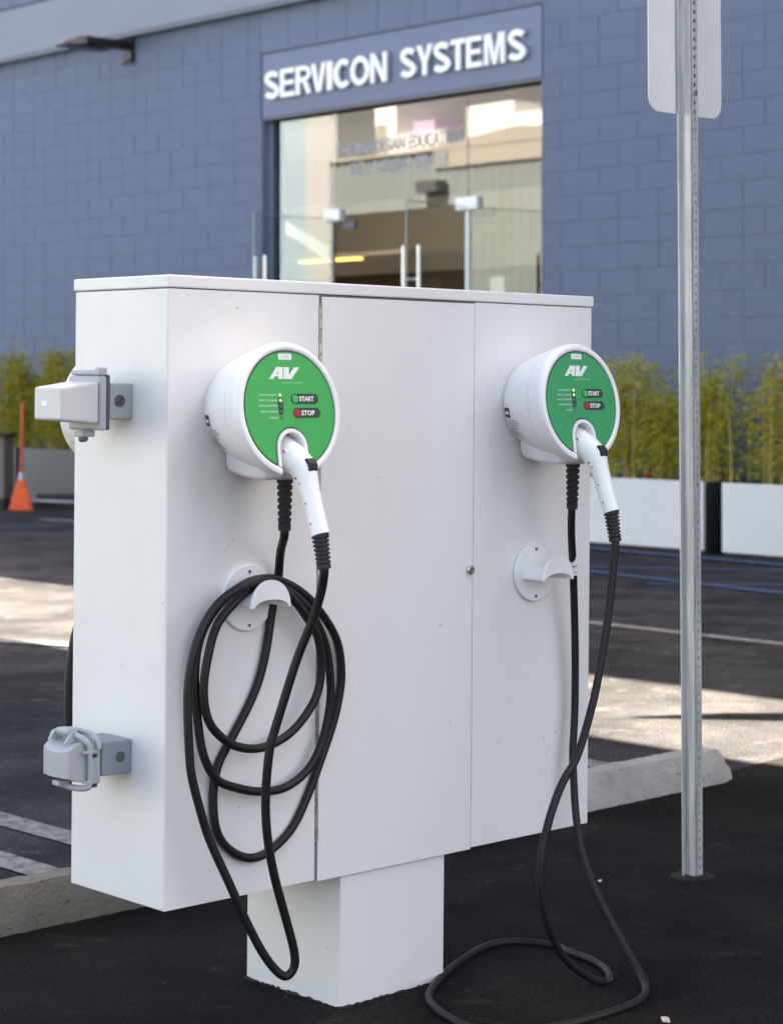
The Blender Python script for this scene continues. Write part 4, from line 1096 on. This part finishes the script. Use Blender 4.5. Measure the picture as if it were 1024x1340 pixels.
hk2.matrix_world = on_cabinet(0.972, 0, 0.559); tag(hk2, 'empty white round cable hook below the right charger', 'cable hook', GH)

# ------------------------------------------------------------------ outlets on the cabinet's left side (local x points out of that side)
def side_matrix(y, z): return CM @ Matrix.Translation((0.0022, y, z)) @ Matrix.Rotation(math.pi, 4, 'Z')
# in these frames +x is outward, -y is towards the back of the cabinet
o1 = empty('outdoor_outlet', side_matrix(0.148, 0.92)); tag(o1, 'grey outdoor outlet with pale boxy cover high on the cabinet side', 'outlet', 'outlets on the cabinet side')
MB().box(0, 0.052, -0.040, 0.042, -0.033, 0.032).build('junction_box', M['outlet_box'], o1, bevel=0.003)
pl = MB().rings([[(0.030 + 0.0115 * math.cos(a), 0.0423 + t, 0.0 + 0.0115 * math.sin(a)) for a in [2 * math.pi * k / 20 for k in range(20)]] for t in (0.0, 0.0012)]).build('screw_plug', M['plug'], o1)
MB().prism([(0.0215, 0.006), (0.0232, 0.0075), (0.0385, -0.006), (0.0368, -0.0075)], lambda u, w, d: (u, d, w), 0.0437, 0.0441).build('plug_slot', M['dark'], o1)
MB().box(0.053, 0.060, -0.056, 0.046, -0.053, 0.048).build('gasket_plate', M['plug'], o1, bevel=0.003)
MB().box(0.0605, 0.075, -0.057, 0.047, -0.054, 0.046).build('cover_base', M['outlet'], o1, bevel=0.005)
cv = MB().rings([[(0.0755, -0.050, -0.041), (0.0755, 0.042, -0.041), (0.0755, 0.042, 0.036), (0.0755, -0.050, 0.036)], [(0.158, -0.044, -0.035), (0.158, 0.044, -0.035), (0.158, 0.044, 0.024), (0.158, -0.044, 0.024)]])
cover = cv.build('cover', M['outlet_clear'], o1, bevel=0.004)
MB().prism(rrect(-0.018, 0.0, -0.010, 0.000, 0.001, 2), lambda u, w, d: (d, u, w), 0.1582, 0.1588).build('cover_label', M['white'], cover)
MB().tube([(0.068, -0.050, 0.0515), (0.068, 0.030, 0.0515)], 0.005, 10).build('hinge_barrel', M['outlet'], o1, smooth=40)
MB().box(0.060, 0.078, 0.0305, 0.046, 0.0465, 0.061).build('hinge_block', M['outlet'], o1, bevel=0.003)
MB().box(0.062, 0.090, -0.015, 0.012, -0.066, -0.0545).build('latch', M['outlet'], o1, bevel=0.002)
MB().tube([(0.082, -0.004, -0.070), (0.082, 0.010, -0.069)], 0.006, 12).build('latch_ring', M['plug'], o1, smooth=40)

o2 = empty('outdoor_outlet', side_matrix(0.150, 0.268)); tag(o2, 'grey outdoor outlet with bulging hinged cover low on the cabinet side', 'outlet', 'outlets on the cabinet side')
MB().box(0, 0.066, -0.040, 0.050, -0.030, 0.032).build('junction_box', M['outlet_box_b'], o2, bevel=0.003)
MB().rings([[(0.026 + 0.0095 * math.cos(a), 0.0503 + t, 0.002 + 0.0095 * math.sin(a)) for a in [2 * math.pi * k / 20 for k in range(20)]] for t in (0.0, 0.0012)]).build('screw_plug', M['plug'], o2)
MB().box(0.0665, 0.086, -0.055, 0.047, -0.043, 0.045).build('cover_base', M['outlet'], o2, bevel=0.004)
rg = []
for x, k0, k1, zt, zb in ((0.0865, -0.050, 0.042, 0.040, -0.039), (0.112, -0.049, 0.042, 0.036, -0.037), (0.128, -0.045, 0.041, 0.027, -0.031), (0.138, -0.040, 0.040, 0.022, -0.028)):
    row = []
    nseg = 10
    for k in range(nseg + 1):
        y = k0 + (k1 - k0) * k / nseg; u = (y - (k0 + k1) / 2) / ((k1 - k0) / 2)
        row.append((x - 0.006 * u * u, y, zb))
    for k in range(nseg + 1):
        y = k1 + (k0 - k1) * k / nseg; u = (y - (k0 + k1) / 2) / ((k1 - k0) / 2)
        row.append((x - 0.006 * u * u, y, zt - 0.005 * (1 - u * u)))
    rg.append(row)
cov2 = MB().rings(rg).build('cover', M['outlet'], o2, smooth=28)
MB().tube(catmull([(0.106, -0.050, 0.028), (0.106, -0.050, 0.036), (0.105, -0.042, 0.044), (0.104, 0.0, 0.045), (0.102, 0.030, 0.044), (0.098, 0.046, 0.036), (0.093, 0.050, 0.020), (0.092, 0.050, -0.035), (0.098, 0.046, -0.047), (0.110, 0.02, -0.048), (0.118, -0.02, -0.043)], 6), 0.0058, 10).build('locking_bail', M['outlet'], o2, smooth=50)
MB().tube(catmull([(0.083, -0.03, 0.048), (0.081, 0.0, 0.049), (0.078, 0.030, 0.047), (0.076, 0.048, 0.036), (0.075, 0.052, 0.022)], 6), 0.0055, 10).build('inner_bail', M['outlet'], o2, smooth=50)
MB().box(0.092, 0.116, -0.028, 0.012, 0.045, 0.056).build('hinge_cap', M['outlet'], o2, bevel=0.004)
for yy in (-0.034, 0.018):
    MB().prism([(0.096, 0.034), (0.126, 0.034), (0.112, 0.051), (0.100, 0.051)], lambda u, w, d: (u, d, w), yy - 0.003, yy + 0.003).build('hinge_rib', M['outlet'], o2)
for zz in (0.018, -0.036):
    MB().box(0.080, 0.108, 0.047, 0.054, zz - 0.0025, zz + 0.0025).build('clip', M['outlet'], o2, bevel=0.001)
    MB().box(0.0815, 0.092, 0.0545, 0.0565, zz - 0.0095, zz - 0.0035).build('clip_slot', M['dark'], o2)
MB().box(0.110, 0.134, -0.01, 0.012, -0.045, -0.0355).build('latch_tab', M['outlet'], o2, bevel=0.002)

# ------------------------------------------------------------------ litter and grit
def scrap(x, y, r, material, label, seed, name='paper_scrap', cat='litter'):
    rn = random.Random(seed); n = 9
    top = [(r * rn.uniform(.6, 1) * math.cos(2 * math.pi * k / n), r * 0.5 * rn.uniform(.6, 1) * math.sin(2 * math.pi * k / n), 0.006 + rn.uniform(0, .004)) for k in range(n)]
    m = MB().rings([[(p[0], p[1], p[2] - 0.002) for p in top], top])
    o = m.build(name, material); o.location = (x, y, 0); o.rotation_euler = (0, 0, rn.uniform(0, 3)); return tag(o, label, cat)
scrap(0.508, 5.07, 0.009, M['paper'], 'tiny pale scrap on the asphalt left of the signpost foot', 1)
scrap(0.522, 3.962, 0.022, M['scrap'], 'pale pinkish scrap at the bottom edge of the picture', 2)
gr = MB(); rn = random.Random(11)
for k in range(260):
    x = rn.uniform(-1.2, 2.2); y = rn.uniform(3.7, 7.5); r = rn.choice([.0015, .002, .003, .004])
    if k < 70:
        t = rn.random(); p = BM @ Vector((0.43 + 0.29 * t if k % 2 else 0.43 - rn.uniform(0, .03), 0.0 - rn.uniform(0, .03) if k % 2 else 0.3 * t, 0)); x, y = p.x, p.y
    gr.add([(x - r, y - r, 0), (x + r, y - r, 0), (x + r * .8, y + r, 0), (x - r, y + r * .8, 0), (x, y, r * 1.4)], [(0, 1, 4), (1, 2, 4), (2, 3, 4), (3, 0, 4)])
tag(gr.build('loose_grit', mat('grit', (0.16, 0.15, 0.13), .9)), 'loose grit scattered on the asphalt', 'grit', kind='stuff')
